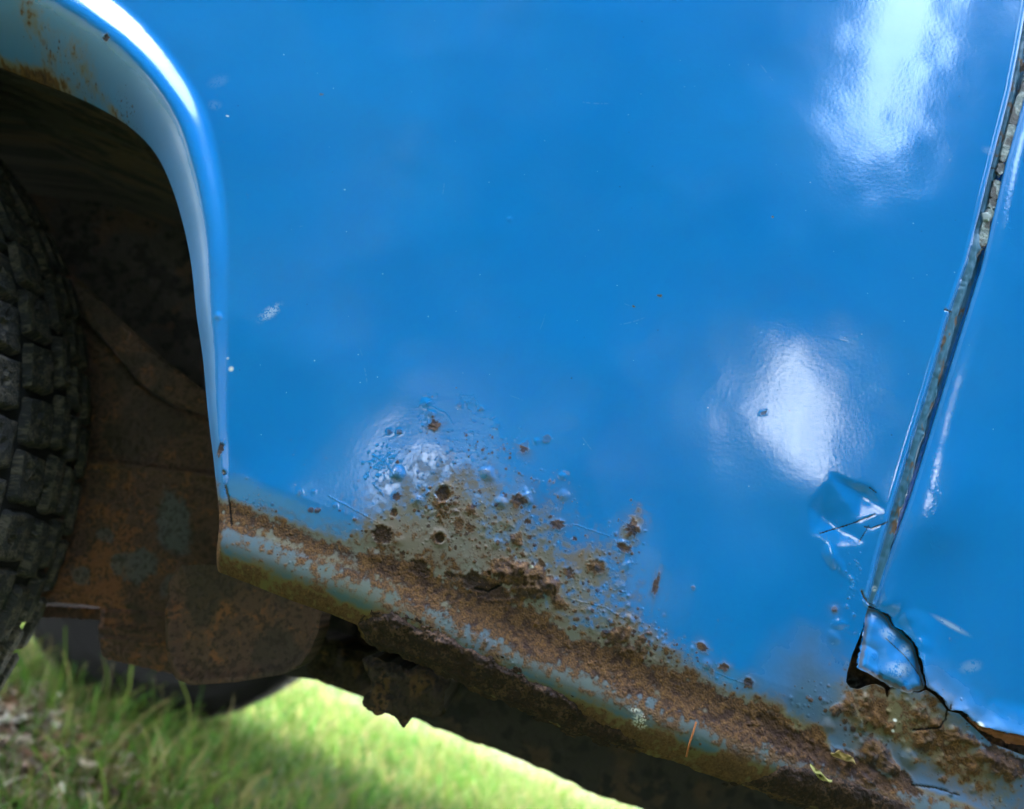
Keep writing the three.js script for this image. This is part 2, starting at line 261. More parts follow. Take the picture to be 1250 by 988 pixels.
for (const [x, y, rx, ry] of [[773, 646, 8, 10], [728, 692, 10, 8], [680, 640, 6, 8], [668, 536, 4, 5], [640, 546, 4, 7], [916, 835, 6, 5], [530, 519, 7, 6], [858, 790, 6, 4], [801, 716, 3, 12], [760, 668, 5, 9], [695, 700, 7, 6], [612, 690, 7, 6], [560, 640, 6, 7], [575, 622, 7, 6], [633, 612, 8, 7], [885, 815, 5, 4]]) PT(x, y, rx, ry, R() * 3, { dark: 0.05, depth: 0.12, stain: 1, rust: 1.1 });
// crusted heap of blisters
for (let k = 0; k < 95; k++) { const a = R() * 6.283, q = Math.sqrt(R()), r = 3 + 6 * R(); D(641 + Math.cos(a) * q * 36 + q * Math.sin(a) * 8, 709 + Math.sin(a) * q * 20 + Math.cos(a) * q * 6, r, 0.5 + 0.7 * R(), { rust: 0.9 + 0.5 * R(), stain: 0.9, hole: R() < 0.12 ? 0.4 : 0, dark: 0.6 }); }
for (let k = 0; k < 60; k++) { const a = R() * 6.283, q = Math.sqrt(R()), r = 2.5 + 4 * R(); D(768 + Math.cos(a) * q * 30, 786 + Math.sin(a) * q * 17 + Math.cos(a) * q * 8, r, 0.3 + 0.5 * R(), { rust: R() < 0.75 ? 0.9 + 0.5 * R() : 0, stain: 0.8 }); }
// sprinkled fields
SP(535, 605, 70, 55, 0.3, 520, { rust: 0.3, h: 0.2, stain: 0.25 }); SP(610, 640, 90, 80, 0, 800, { rust: 0.4, h: 0.2, stain: 0.3 }); SP(600, 545, 60, 30, 0, 260, { rust: 0.35, stain: 0.2 }); SP(465, 565, 22, 26, 0, 130, { rust: 0.15, h: 0.25 });
SP(523, 500, 14, 26, 0.2, 60, { rust: 0.2 }); SP(575, 492, 24, 10, -0.4, 60, { rust: 0.2 }); SP(540, 620, 26, 22, 0, 320, { rust: 0.9, r1: 1.6, stain: 0.8 }); SP(640, 700, 110, 42, -0.38, 900, { rust: 0.75, r1: 1.6, stain: 0.5 });
SP(765, 670, 22, 50, 0.2, 150, { rust: 0.4, stain: 0.4 }); SP(770, 780, 80, 40, -0.35, 520, { rust: 0.7, r1: 1.6, stain: 0.5 }); SP(840, 820, 90, 30, -0.38, 210, { rust: 0.6, stain: 0.3 }); SP(480, 665, 50, 40, 0, 180, { rust: 0.6, stain: 0.3 }); SP(720, 700, 40, 50, 0, 150, { rust: 0.5, stain: 0.4 });
SP(560, 765, 160, 22, -0.4, 700, { rust: 0.9, r1: 1.5 }); SP(760, 845, 160, 18, -0.38, 420, { rust: 0.8, r1: 1.5, stain: 0.3 }); SP(345, 655, 80, 16, -0.48, 240, { rust: 0.9, r1: 1.1, stain: 0.4 });
SP(1060, 885, 34, 26, 0, 160, { rust: 0.8, r1: 2.2, h: 0.35, stain: 0.6 }); SP(1000, 860, 30, 20, 0, 80, { rust: 0.4, r1: 1.5 }); SP(1045, 730, 10, 60, 0.3, 60, { rust: 0.1, h: 0.2 }); SP(940, 905, 40, 26, 0, 240, { rust: 1, r1: 1.4, h: 0.25 });
SP(1150, 900, 90, 40, -0.38, 420, { rust: 0.7, r1: 2, h: 0.3, stain: 0.4 }); SP(1000, 480, 90, 70, 0, 60, { rust: 0, r1: 0.6, h: 0.05 }); SP(1140, 600, 9, 90, 0.27, 300, { rust: 0, h: 0.07, r1: 0.9 }); SP(1238, 240, 6, 80, 0.27, 220, { rust: 0, h: 0.07, r1: 0.9 });
SP(650, 300, 420, 260, 0, 240, { rust: 0.05, r0: 0.2, r1: 0.5, h: 0.12 }); SP(60, 60, 70, 26, -0.4, 120, { rust: 1, r1: 1.0, h: 0.1 }); SP(135, 115, 30, 20, -0.7, 90, { rust: 1, r1: 0.8, h: 0.08 });
// fine raised threads under the paint
for (const c of [[[520, 505], [523, 518], [535, 522]], [[560, 482], [578, 484], [590, 500]], [[578, 485], [584, 503]], [[525, 495], [545, 505], [553, 518]], [[455, 555], [470, 565], [485, 585]], [[455, 590], [468, 605]], [[690, 730], [740, 742], [768, 760]], [[400, 605], [450, 632], [480, 650]], [[597, 662], [600, 690]], [[700, 640], [745, 655]], [[860, 815], [890, 828], [918, 838]]]) crawl(line(c), 0.5, 0.22);
// broken swellings and scabs low on the right
for (const [x, y, r, h, o] of [[1040, 862, 13, 1.4, { rust: 0.9, stain: 0.9 }], [1060, 858, 11, 1.3, { rust: 0.7, stain: 0.9 }], [1052, 880, 11, 1.2, { rust: 0.6, stain: 1 }], [1025, 868, 9, 1.2, { rust: 1, stain: 0.8 }], [1068, 878, 9, 1.2, { rust: 1 }], [1090, 892, 12, 1.3, { rust: 0.9, stain: 1 }], [1015, 888, 9, 1, { stain: 0.6 }],
  [1078, 924, 17, 2.6, { rust: 1.1, stain: 1, ax: 1.5, rot: -0.4 }], [1098, 941, 11, 3, { rust: 1.1, stain: 1 }], [1118, 930, 12, 1.6, { stain: 0.9 }], [1135, 905, 16, 1.8, { rust: 1.1, stain: 1 }], [1150, 888, 12, 1.5, { rust: 1, stain: 1 }], [1128, 874, 12, 1.3, { rust: 0.9, stain: 0.9 }], [1170, 899, 13, 1.6, { rust: 1.1, stain: 1 }], [1190, 905, 12, 1.4, { rust: 1, stain: 0.8 }],
  [1205, 925, 12, 1.8, { rust: 1, stain: 1 }], [1225, 935, 15, 2, { rust: 0.9, stain: 1 }], [1195, 940, 10, 1.3, { rust: 0.8, stain: 1 }], [1240, 945, 13, 1.8, { rust: 1.2, stain: 1 }], [1155, 935, 12, 1, { stain: 0.9 }], [1065, 950, 12, 1.2, { rust: 0.8 }], [1035, 930, 14, 1.1, { rust: 0.9 }]]) D(x, y, r, h, o);
// cracks
function crack(pts, w, deep) { const L = line(pts), b = box(L, 4); const cx = (b[0] + b[2]) / 2, cy = (b[1] + b[3]) / 2; stamp(cx, cy, Math.max(b[2] - b[0], b[3] - b[1]) / 2 + 2, (k, dx, dy) => { const d = near(L, cx + dx, cy + dy)[0] + (n2((cx + dx) * 1.2, (cy + dy) * 1.2) - 0.5) * w * 0.8; const q = sst(w, w * 0.5, d); if (q > 0) { Hh[k] -= deep * q; Bl[k] = Math.max(Bl[k], q); } }); }
crack([[1002, 651], [1020, 646], [1042, 639], [1070, 628]], 0.42, 0.15); crack([[1057, 643], [1066, 645], [1076, 641], [1086, 637]], 0.45, 0.15); crack([[1063, 595], [1071, 601]], 0.4, 0.1); crack([[1050, 662], [1062, 642]], 0.25, 0.1); crack([[1063, 738], [1056, 728], [1054, 722]], 0.6, 0.8);
crack([[1163, 862], [1160, 880], [1150, 890], [1120, 893]], 0.6, 0.8); crack([[272, 592], [276, 612], [279, 640]], 0.8, 0.5); crack([[270, 575], [271, 577]], 1.2, 0.3); crack([[1085, 780], [1108, 800], [1128, 826], [1133, 842]], 0.35, 0.3); crack([[580, 718], [596, 722], [612, 714]], 0.8, 0.8); crack([[1120, 962], [1150, 966], [1180, 975]], 0.5, 0.6);
crack([[1221, 192], [1228, 195], [1236, 194]], 0.7, 0.8); crack([[1158, 376], [1166, 378]], 0.7, 0.5);
// fine scratches in the paint
for (let k = 0; k < 14; k++) {
  const [x, y] = mm(280 + R() * 940, 20 + R() * 560), a = -0.5 + (R() - 0.5) * 1.6 + (R() < 0.3 ? 1.4 : 0), L = 2 + 14 * R() * R(), w = 0.16 + 0.16 * R(), bend = (R() - 0.5) * 0.02;
  stamp(x, y, L + 1, (k2, dx, dy) => { const u = dx * Math.cos(a) + dy * Math.sin(a), v = -dx * Math.sin(a) + dy * Math.cos(a) - bend * u * u; if (Math.abs(u) < L) { const q = sst(w * 1.6, w * 0.5, Math.abs(v)) * sst(L, L * 0.6, Math.abs(u)) * sst(0.2, 0.45, n2(u * 0.9 + k * 9, 3)); Bm[k2] -= 0.05 * q; Wh[k2] = Math.max(Wh[k2], 0.08 * q); } });
}
for (let k = 0; k < 120; k++) { const [x, y] = mm(270 + R() * 960, 10 + R() * 640), r = 0.2 + 0.5 * R() * R(); stamp(x, y, r * 1.5, (k2, dx, dy) => { const q = sst(r, r * 0.5, Math.hypot(dx, dy)); if (k % 3) Wh[k2] = Math.max(Wh[k2], 0.45 * q); else Bl[k2] = Math.max(Bl[k2], 0.7 * q); }); }
// scuffs and droppings: pale matter on the paint
function scuff(px, py, rx, ry, rot, a, grain) { const [x, y] = mm(px, py), c = Math.cos(rot), s = Math.sin(rot); stamp(x, y, Math.max(rx, ry) * K * 1.3, (k, dx, dy) => { const d = Math.hypot((dx * c + dy * s) / rx / K, (-dx * s + dy * c) / ry / K); Wh[k] = Math.max(Wh[k], a * sst(1.2, 0.2, d) * sst(grain, grain + 0.25, n2(dx * 1.7 + x, dy * 1.7 + y) * 0.6 + 0.4 * n2(dx * 0.5 + x, dy * 0.5))); }); }
scuff(328, 380, 9, 20, 0.85 - 1.57 + 0.2, 0.35, 0.35); scuff(280, 449, 4, 4, 0, 1, 0.05); scuff(276, 436, 2, 2, 0, 0.7, 0.1); scuff(783, 882, 11, 10, 0, 0.95, 0.42); scuff(776, 868, 8, 3, 0.2, 0.9, 0.2); scuff(274, 136, 3, 1.5, 0, 0.8, 0.1);
scuff(258, 122, 12, 9, 0, 0.06, 0.2); scuff(262, 92, 18, 12, 0.8, 0.05, 0.25); scuff(1165, 764, 26, 4, -0.15, 0.3, 0.2); scuff(1094, 894, 3, 2, 0, 1, 0); scuff(1097, 881, 3, 2, 0, 1, 0); scuff(1200, 886, 5, 4, 0, 1, 0); scuff(1070, 719, 3, 4, 0, 0.7, 0.1);
scuff(1100, 818, 18, 11, 0.4, 0.35, 0.3); scuff(1090, 775, 14, 9, 0, 0.3, 0.3); scuff(1112, 795, 9, 8, 0, 0.35, 0.3); scuff(1190, 815, 16, 8, 0.6, 0.15, 0.25); scuff(514, 779, 4, 7, 0.3, 0.8, 0.2); scuff(649, 692, 3, 2, 0, 0.9, 0); scuff(1215, 175, 10, 8, 0, 0.1, 0.2);

// soft fields of rust, in photo pixels turned to mm: [px, py, rx, ry, turn, strength]
const FIELDS = [[600, 735, 125, 30, -0.38, 0.32], [650, 765, 120, 26, -0.38, 0.26], [770, 790, 50, 24, -0.35, 0.42], [640, 712, 46, 24, 0, 0.3], [580, 715, 40, 20, 0, 0.25], [540, 645, 60, 60, 0, 0.3], [640, 640, 60, 60, 0, 0.3], [470, 655, 26, 26, 0, 0.35], [935, 905, 48, 34, -0.3, 0.95], [1150, 900, 110, 44, -0.38, 0.6], [1180, 930, 90, 26, -0.38, 0.28], [1110, 890, 50, 34, 0, 0.15], [1060, 870, 46, 30, -0.2, 0.55], [1000, 930, 90, 22, -0.38, 0.75], [770, 648, 12, 26, 0, 0.35], [728, 692, 22, 26, 0, 0.38], [801, 716, 4, 16, 0, 0.45], [760, 700, 8, 24, 0, 0.2], [840, 822, 60, 20, -0.38, 0.35], [290, 630, 40, 12, -0.6, 0.4],
  [30, 12, 34, 22, -0.5, 0.6], [85, 60, 36, 24, -0.7, 0.55], [110, 105, 34, 9, -0.6, 0.6], [20, 45, 50, 9, 0.4, 0.4], [700, 700, 40, 40, 0, 0.15]].map(([x, y, rx, ry, a, s]) => [...mm(x, y), rx * K, ry * K, Math.cos(a), Math.sin(a), s]);
const OLIVE = [[560, 660, 120, 70, -0.2, 0.42], [720, 740, 110, 60, -0.38, 0.34], [470, 650, 50, 40, 0, 0.2], [770, 650, 20, 40, 0, 0.3], [560, 580, 60, 30, 0, 0.2]].map(([x, y, rx, ry, a, s]) => [...mm(x, y), rx * K, ry * K, Math.cos(a), Math.sin(a), s]);
const TEAL = line([[985, 800], [1030, 850], [1062, 839], [1140, 846], [1200, 896], [1310, 945], [1310, 1105], [900, 1000], [930, 880]]), tealD = sdf(TEAL);
const flapD = sdf(FLAP), seamPoly = [...SEAM_L, ...[...SEAM_R].reverse()], seamD = sdf(seamPoly);
const ridge0 = (d) => sst(11, 15, d) * sst(29, 24, d);
const colour = new Uint8Array(N * 4), rough = new Uint8Array(N * 4), bumpT = new Float32Array(N);
const BLUE = [0.0004, 0.148, 0.45];
for (let j = 0; j < TH; j++) for (let i = 0; i < TW; i++) {
  const k = j * TW + i, x = RX + (i + 0.5) * TEX, y = RY + (j + 0.5) * TEX;
  const peel = n2(x / 1.5 + 9, y / 1.5) * 0.6 + n2(x / 0.8 + 50, y / 0.8 + 7) * 0.4;
  let rust = 0, stain = St[k], db = 1e3, da = 1e3;
  if (y < 600) db = bottomD(x, y);
  const archSide = x < -100;
  let at0 = 0; if (archSide) [da, at0] = nearFine(ARCH_FULL, x, y, 16);
  const busy = db < 190 || da < 60;
  const c = BLUE.slice(), low = fbm(x / 60, y / 60 + 9, 3) - 0.5;
  c[1] *= 1 + low * 0.2; c[2] *= 1 + low * 0.13;
  let rg = 0.125 + 0.03 * low, sheen = 1, grain = 0, dark = Dk[k];
  if (busy) {
    const f1 = fbm(x / 2.6, y / 2.6, 5), f2 = fbm(x / 12 + 31, y / 12, 4), f3 = n2(x * 1.6, y * 1.6);
    let fld = 0;
    for (const [fx, fy, rx, ry, co, si, s] of FIELDS) { const dx = x - fx, dy = y - fy, q = sq((dx * co + dy * si) / rx) + sq((-dx * si + dy * co) / ry); if (q < 6) fld += s * Math.exp(-q); }
    let olive = 0;
    for (const [fx, fy, rx, ry, co, si, s] of OLIVE) { const dx = x - fx, dy = y - fy, q = sq((dx * co + dy * si) / rx) + sq((-dx * si + dy * co) / ry); if (q < 5) olive += s * Math.exp(-q); }
    const sx = (x + 154) / 330;                        // along the foot, 0 at the arch, 1 under the seam
    const crease = near(CREASE, x, y)[0];
    let foot = 0;
    foot += 1.0 * Math.exp(-sq((db - 32) / (4.5 + 5 * f2))) * (db < 60 ? 1 : 0) * sst(0.98, 0.7, sx - 0.25 * f2);
    foot += 0.26 * Math.exp(-sq(Math.max(0, db - 34) / 13)) * sst(24, 32, db) * sst(0.0, 0.1, sx) * sst(1.0, 0.7, sx);
    foot += 1.0 * sst(15, 7, db - 6 * (f2 - 0.5)) * (0.75 + 0.4 * f2) + (0.68 + 0.24 * sst(0.1, 0.4, sx)) * ridge0(db);
    if (archSide) foot += 0.9 * sst(9, 1, da) * sst(-340, -380, x + 40 * f2) + 0.75 * sst(4, 0.5, da) * sst(540, 500, y);
    const ridge = sst(11, 15, db) * sst(27, 23, db), field = fld * (1 - 0.8 * ridge) + foot * (1 - 0.15 * ridge);
    rust = sst(0.54, 0.98, field + (f1 - 0.5) * 1.3 + (f2 - 0.5) * 0.8);
    rust = Math.max(rust, sst(0.4, 0.95, Rf[k] * (0.45 + 0.75 * f1 + 0.35 * f3)) * 0.92);
    stain = Math.max(stain * (0.15 + 0.5 * f2 + 0.6 * f1), sst(0.12, 0.75, field + olive * (0.3 + 0.7 * f2 + 0.8 * f1) + (f2 - 0.5) * 0.2 + (f1 - 0.5) * 0.5)) * (1 - 0.6 * ridge);
    if (archSide && da < 60) {                         // greyed strip inside the lip: its dull ground reflection mixed into the blue
      const i0 = at0, W = ARCH_FULL_W[Math.min(ARCH_FULL_W.length - 1, Math.round(i0))], u = da / W + 0.1 * (f2 - 0.5);
      const lip = sst(0.62, 0.2, u); rg = lerp(rg, 0.24, sst(1.15, 0.9, u) * sst(735, 650, y)); { const t = sst(-290, -390, x); mix3(c, [lerp(0.02, 0.085, t), lerp(0.075, 0.105, t), lerp(0.16, 0.125, t)], (0.22 + 0.36 * f2) * lip); } rg = lerp(rg, 0.6, lip);
    }
    const teal = Math.max(sst(24, -16, tealD(x, y) + 16 * (f2 - 0.5) + 4 * (f1 - 0.5)), sst(31, 22, db + 3 * (f2 - 0.5)));
    mix3(c, [lerp(0.06, 0.095, f2), lerp(0.092, 0.082, f2), lerp(0.078, 0.042, sst(31, 22, db))], 0.9 * teal * (1 - 0.35 * sst(-0.5, 0.3, low)));
    mix3(c, [lerp(0.108, 0.175, f2), lerp(0.094, 0.094, f2), lerp(0.028, 0.012, f2)], 0.84 * clamp(stain));
    const rc = [0.085, 0.042, 0.022];
    mix3(rc, [0.138, 0.067, 0.024], sst(0.52, 0.78, f1 * 0.6 + f3 * 0.4) * 0.75);
    mix3(rc, [0.035, 0.017, 0.014], sst(0.52, 0.34, f1)); mix3(rc, [0.03, 0.016, 0.014], sst(0.42, 0.15, f3) * 0.6);
    if (db < 20) mix3(rc, [0.125, 0.074, 0.046], 0.45 * f3 + 0.25);
    mix3(c, rc, rust * 0.92);
    mix3(c, [0.028, 0.018, 0.018], clamp(dark) * 0.85 * (0.7 + 0.3 * f3));
    if (dark > 1) mix3(c, [0.006, 0.005, 0.005], clamp(dark - 1) * 1.6);
    const sp = sst(0.87, 0.93, n2(x * 1.05 + 200, y * 1.05)) * rust * 0.5; mix3(c, [0.24, 0.12, 0.05], sp);
    rg = lerp(rg, 0.5, clamp(stain) * 0.8); rg = lerp(rg, 0.92, rust); rg = lerp(rg, 0.8, teal * 0.85 * (1 - rust)); sheen = lerp(1, 0.3, Math.max(teal, clamp(stain) * 0.6)) * (1 - 0.8 * rust);
    grain = rust * (0.5 * (f1 - 0.5) + 0.3 * (f3 - 0.5)) + (0.12 * clamp(stain) + 0.1 * teal) * (f1 - 0.5);
  } else if (dark > 0) { mix3(c, [0.02, 0.018, 0.02], clamp(dark)); rg = lerp(rg, 0.8, clamp(dark)); if (Rf[k] > 0.3) mix3(c, [0.08, 0.05, 0.03], 0.3); }
  else if (Rf[k] > 0.35) mix3(c, [0.12, 0.09, 0.06], 0.6 * sst(0.35, 1, Rf[k]));
  if (y > 560 && x > 150 || x > 200) {
    const sd = seamD(x, y);
    if (sd < 0.5) { const q = sst(0.5, -0.8, sd); mix3(c, [0.03, 0.11, 0.18], q * 0.92); const f = fbm(x / 4, y / 9, 3); mix3(c, [0.09, 0.055, 0.035], q * sst(0.64, 0.72, f)); rg = lerp(rg, 0.6, q); sheen = lerp(sheen, 0.35, q); } else if (sd < 5) rg = Math.max(rg, 0.3 * sst(5, 1, sd));
  }
  { const fd = x > 160 && y < 600 ? flapD(x, y) : 9; if (fd < 0.6) { const e = sst(-1.6, -0.2, fd + 1.6 * (n2(x / 2.2, y / 2.2) - 0.5)); rg = 0.3 + 0.4 * e; mix3(c, BLUE, 0.9 * (1 - e)); mix3(c, [0.06, 0.045, 0.035], 0.7 * e); } }
  if (Bl[k] > 0) mix3(c, [0.008, 0.007, 0.008], 0.95 * Bl[k]);
  const w = Wh[k]; if (w > 0) { mix3(c, [0.62, 0.62, 0.6], w); rg = lerp(rg, 0.7, w); }
  // thin scratches and a dusty bloom in the clear coat
  rg += 0.06 * fbm(x / 25, y / 25 + 60, 4) * fbm(x / 110 + 3, y / 110, 2);
  colour[k * 4] = encode(c[0]); colour[k * 4 + 1] = encode(c[1]); colour[k * 4 + 2] = encode(c[2]); colour[k * 4 + 3] = 255;
  rough[k * 4 + 1] = Math.round(255 * clamp(rg, 0.05, 1)); rough[k * 4 + 3] = Math.round(255 * clamp(sheen));
  bumpT[k] = 0.5 + 0.025 * (peel - 0.5) * (1 - rust) + Bm[k] * 0.6 + grain * 0.8;
}
const wingMap = tex(colour, TW, TH, { srgb: true }), wingRough = tex(rough, TW, TH), wingBump = tex(bumpT, TW, TH, { float: true });
const paint = new THREE.MeshPhysicalMaterial({ map: wingMap, roughnessMap: wingRough, roughness: 1, metalness: 0, ior: 1.66, specularIntensityMap: wingRough, bumpMap: wingBump, bumpScale: 0.001, side: THREE.DoubleSide });
const plainPaint = new THREE.MeshPhysicalMaterial({ color: new THREE.Color().setRGB(...BLUE), roughness: 0.12, ior: 1.66, side: THREE.DoubleSide });
function detail(x, y) {                               // blisters, mm
  const u = (x - RX) / TEX - 0.5, v = (y - RY) / TEX - 0.5, i = Math.floor(u), j = Math.floor(v);
  if (i < 1 || j < 1 || i > TW - 3 || j > TH - 3) return 0;
  const a = u - i, b = v - j, k = j * TW + i;
  return (Hh[k] * (1 - a) + Hh[k + 1] * a) * (1 - b) + (Hh[k + TW] * (1 - a) + Hh[k + TW + 1] * a) * b;
}

// ------------------------------------------------------------------ rust and dirt materials for everything underneath
function grime(size, seed, f) {                       // a repeating square of colour, with matching bump
  const d = new Uint8Array(size * size * 4), b = new Float32Array(size * size);
  const wrap = (fn) => (x, y) => { const u = x / size, v = y / size; return lerp(lerp(fn(x, y), fn(x - size, y), sst(0.8, 1, u)), lerp(fn(x, y - size), fn(x - size, y - size), sst(0.8, 1, u)), sst(0.8, 1, v)); };
  const n = (s, o) => wrap((x, y) => fbm(x / s + seed + 60, y / s + seed + 60, o));
  const big = n(size / 7, 5), mid = n(size / 26, 4), fine = n(size / 120, 3);
  for (let j = 0; j < size; j++) for (let i = 0; i < size; i++) { const k = j * size + i, [c, h] = f(big(i, j), mid(i, j), fine(i, j)); d[k * 4] = encode(c[0]); d[k * 4 + 1] = encode(c[1]); d[k * 4 + 2] = encode(c[2]); d[k * 4 + 3] = 255; b[k] = h; }
  return { map: tex(d, size, size, { srgb: true, repeat: true }), bumpMap: tex(b, size, size, { float: true, repeat: true }) };
}
const rustSkin = grime(512, 5, (a, b, c) => { const k = [0.09, 0.045, 0.025]; mix3(k, [0.035, 0.022, 0.02], sst(0.5, 0.36, a)); mix3(k, [0.2, 0.085, 0.03], sst(0.5, 0.66, b) * 0.8); mix3(k, [0.05, 0.05, 0.055], sst(0.6, 0.68, a)); mix3(k, [0.03, 0.02, 0.018], sst(0.46, 0.3, c) * 0.7); return [k, 0.5 * b + 0.5 * c]; });
const darkSkin = grime(512, 23, (a, b, c) => { const k = [0.034, 0.028, 0.028]; mix3(k, [0.08, 0.046, 0.034], sst(0.5, 0.66, a) * 0.8); mix3(k, [0.017, 0.015, 0.018], sst(0.48, 0.36, b)); return [k, 0.6 * b + 0.4 * c]; });
const rubberSkin = grime(512, 41, (a, b, c) => { const k = [0.026, 0.024, 0.025]; mix3(k, [0.11, 0.088, 0.062], sst(0.46, 0.64, b) * 0.75); mix3(k, [0.18, 0.15, 0.11], sst(0.66, 0.74, c) * 0.5); mix3(k, [0.018, 0.017, 0.018], sst(0.45, 0.3, c)); return [k, 0.4 * b + 0.6 * c]; });
const rustMat = new THREE.MeshStandardMaterial({ ...rustSkin, roughness: 0.92, bumpScale: 0.0025, side: THREE.DoubleSide });
const crumbleMat = new THREE.MeshStandardMaterial({ ...grime(512, 210, (a, b, c) => { const k = [0.04, 0.025, 0.019]; mix3(k, [0.12, 0.06, 0.026], sst(0.52, 0.68, b) * 0.8); mix3(k, [0.018, 0.013, 0.012], sst(0.5, 0.34, c)); return [k, 0.5 * b + 0.5 * c]; }), roughness: 0.95, bumpScale: 0.004, side: THREE.DoubleSide });
const innerMat = new THREE.MeshStandardMaterial({ ...grime(512, 123, (a, b, c) => { const k = [0.085, 0.07, 0.075]; mix3(k, [0.15, 0.085, 0.062], sst(0.5, 0.66, a) * 0.7); mix3(k, [0.04, 0.033, 0.04], sst(0.5, 0.36, b)); mix3(k, [0.09, 0.085, 0.09], sst(0.66, 0.75, c) * 0.5); return [k, 0.6 * b + 0.4 * c]; }), roughness: 0.85, bumpScale: 0.003, side: THREE.DoubleSide });
const darkMat = new THREE.MeshStandardMaterial({ ...darkSkin, roughness: 0.85, bumpScale: 0.003, side: THREE.DoubleSide });
const rubberMat = new THREE.MeshStandardMaterial({ ...rubberSkin, roughness: 0.8, bumpScale: 0.003 });
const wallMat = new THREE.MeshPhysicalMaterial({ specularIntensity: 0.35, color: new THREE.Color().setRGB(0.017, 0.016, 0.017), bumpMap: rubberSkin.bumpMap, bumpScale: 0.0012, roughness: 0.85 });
const UVB = [0, 0, 250, 250];                         // sheets using these repeat every 250 mm

// ------------------------------------------------------------------ the car
const car = new THREE.Group(); car.name = 'car'; scene.add(car);
tag(car, 'blue car with rusty lower wing, dented panel and worn black tyre', 'car');

const wingTop = [[RX + RW - 4, RY + RH - 4], [RX + 4, RY + RH - 4], [RX + 4, ARCH_FULL[0][1]]];
const archIn = ARCH.filter((p, i) => p[0] > RX + 4 && (i % 5 === 0 || i === ARCH.length - 1));
// outline: arch from the left edge down to the foot, the foot to the right edge, up to the hole, along the hole to the seam, up the seam
const clipRight = (pts) => pts.map(([x, y]) => [Math.min(x, RX + RW - 4), y]);
const seamEnd = SEAM_L[0];
const WING = [[RX + 4, archTop + 2], ...archIn, ...clipRight(BOTTOM.slice(1)), [RX + RW - 4, BOTTOM[BOTTOM.length - 1][1]], [RX + RW - 4, HOLE[HOLE.length - 1][1] - 1], ...clipRight([...HOLE].reverse()), ...[...SEAM_L].reverse().slice(1), [seamEnd[0], RY + RH - 4], [RX + 4, RY + RH - 4]];
const wingS = sdf(WING);
const eaten = (x, y) => { const d = near(BOTTOM, x, y)[0]; return d < 9 && x > -75 ? (2.6 * (fbm(x / 5, y / 5, 3) - 0.5) + 1.2 * (n2(x / 1.6, y / 1.6) - 0.5)) * (1 - d / 9) : 0; };
const wingH = (x, y) => panelZ(x, y, false) + detail(x, y);
const wing = part('front_wing', sheet((x, y) => wingS(x, y) + eaten(x, y), wingH, [RX + 4, RY + 4, RX + RW - 4, RY + RH - 4], 0.72, 1.6, [RX, RY, RW, RH]), paint, car, 'blue front wing with blistered rust along its foot');

const ragged = (x, y, a) => a * (0.9 * (n2(x / 1.7 + 3, y / 1.7) - 0.5) + 0.5 * (n2(x / 0.7, y / 0.7) - 0.5));
const DOOR = [...SEAM_R.slice(0).reverse().reverse(), ...clipRight(DOORLOW), [RX + RW - 4, DOORLOW[DOORLOW.length - 1][1] - 1], [RX + RW - 4, RY + RH - 4], [SEAM_R[0][0], RY + RH - 4]];
const doorS = sdf(DOOR);
const doorH = (x, y) => panelZ(x, y, true) + detail(x, y);
const door = part('door', sheet((x, y) => doorS(x, y) - 0.55 * (y < 590 ? 1 : 0) + (y < 590 ? ragged(x, y, 1.1) : 0), doorH, [SEAM_L[SEAM_L.length - 1][0] - 6, 520, RX + RW - 4, RY + RH - 4], 0.9, 1.4, [RX, RY, RW, RH]), paint, car, 'blue door skin with torn lower corner');

// recessed strip in the seam
{
  const P = [...SEAM_L.map(([x, y]) => [x - 2.5, y]), ...[...SEAM_R].reverse().map(([x, y]) => [x + 2.5, y])], s = sdf(P), yy = mm(1200, 290)[1];
  part('seam_strip', sheet(s, (x, y) => -2.6 - sq(y - 640) / 8400 - 5 * sst(4.4, 7, near(SEAM_L, x, y)[0] + 1.6 * (n2(x / 2, y / 5) - 0.5)) + 0.6 * (n2(x / 0.9, y / 1.6) - 0.5) - 3 * sst(yy - 4, yy + 12, y) + 1.2 * (fbm(x / 3, y / 8, 3) - 0.5) + 0.9 * Math.exp(-sq((near(SEAM_L, x, y)[0] - 2.6) / 1.2)), box(P), 0.8, 1.5, [RX, RY, RW, RH]), paint, car, 'dull blue strip at the bottom of the seam');
}
// torn flap
part('torn_flap', sheet((x, y) => flapD(x, y) - 1.2 + 1.1 * (n2(x / 1.7, y / 1.7) - 0.5), (x, y) => { const e = -flapD(x, y), t = near([FLAP[0], FLAP[3]], x, y)[0]; return -6.2 + 1.5 * sst(20, 0, t) + 7 * clamp((FLAP[0][1] - y) / 42) - 0.04 * (x - FLAP[0][0]) + 2.2 * Math.abs(fbm(x / 13, y / 13, 2) - 0.5) * 2 + 0.25 * fbm(x / 4, y / 4, 2) - 0.9 * sst(3, 0, e) - sq(y - 640) / 8400; }, box(FLAP), 0.6, 1.2, [RX, RY, RW, RH]), paint, car, 'torn and bent flap of blue metal');
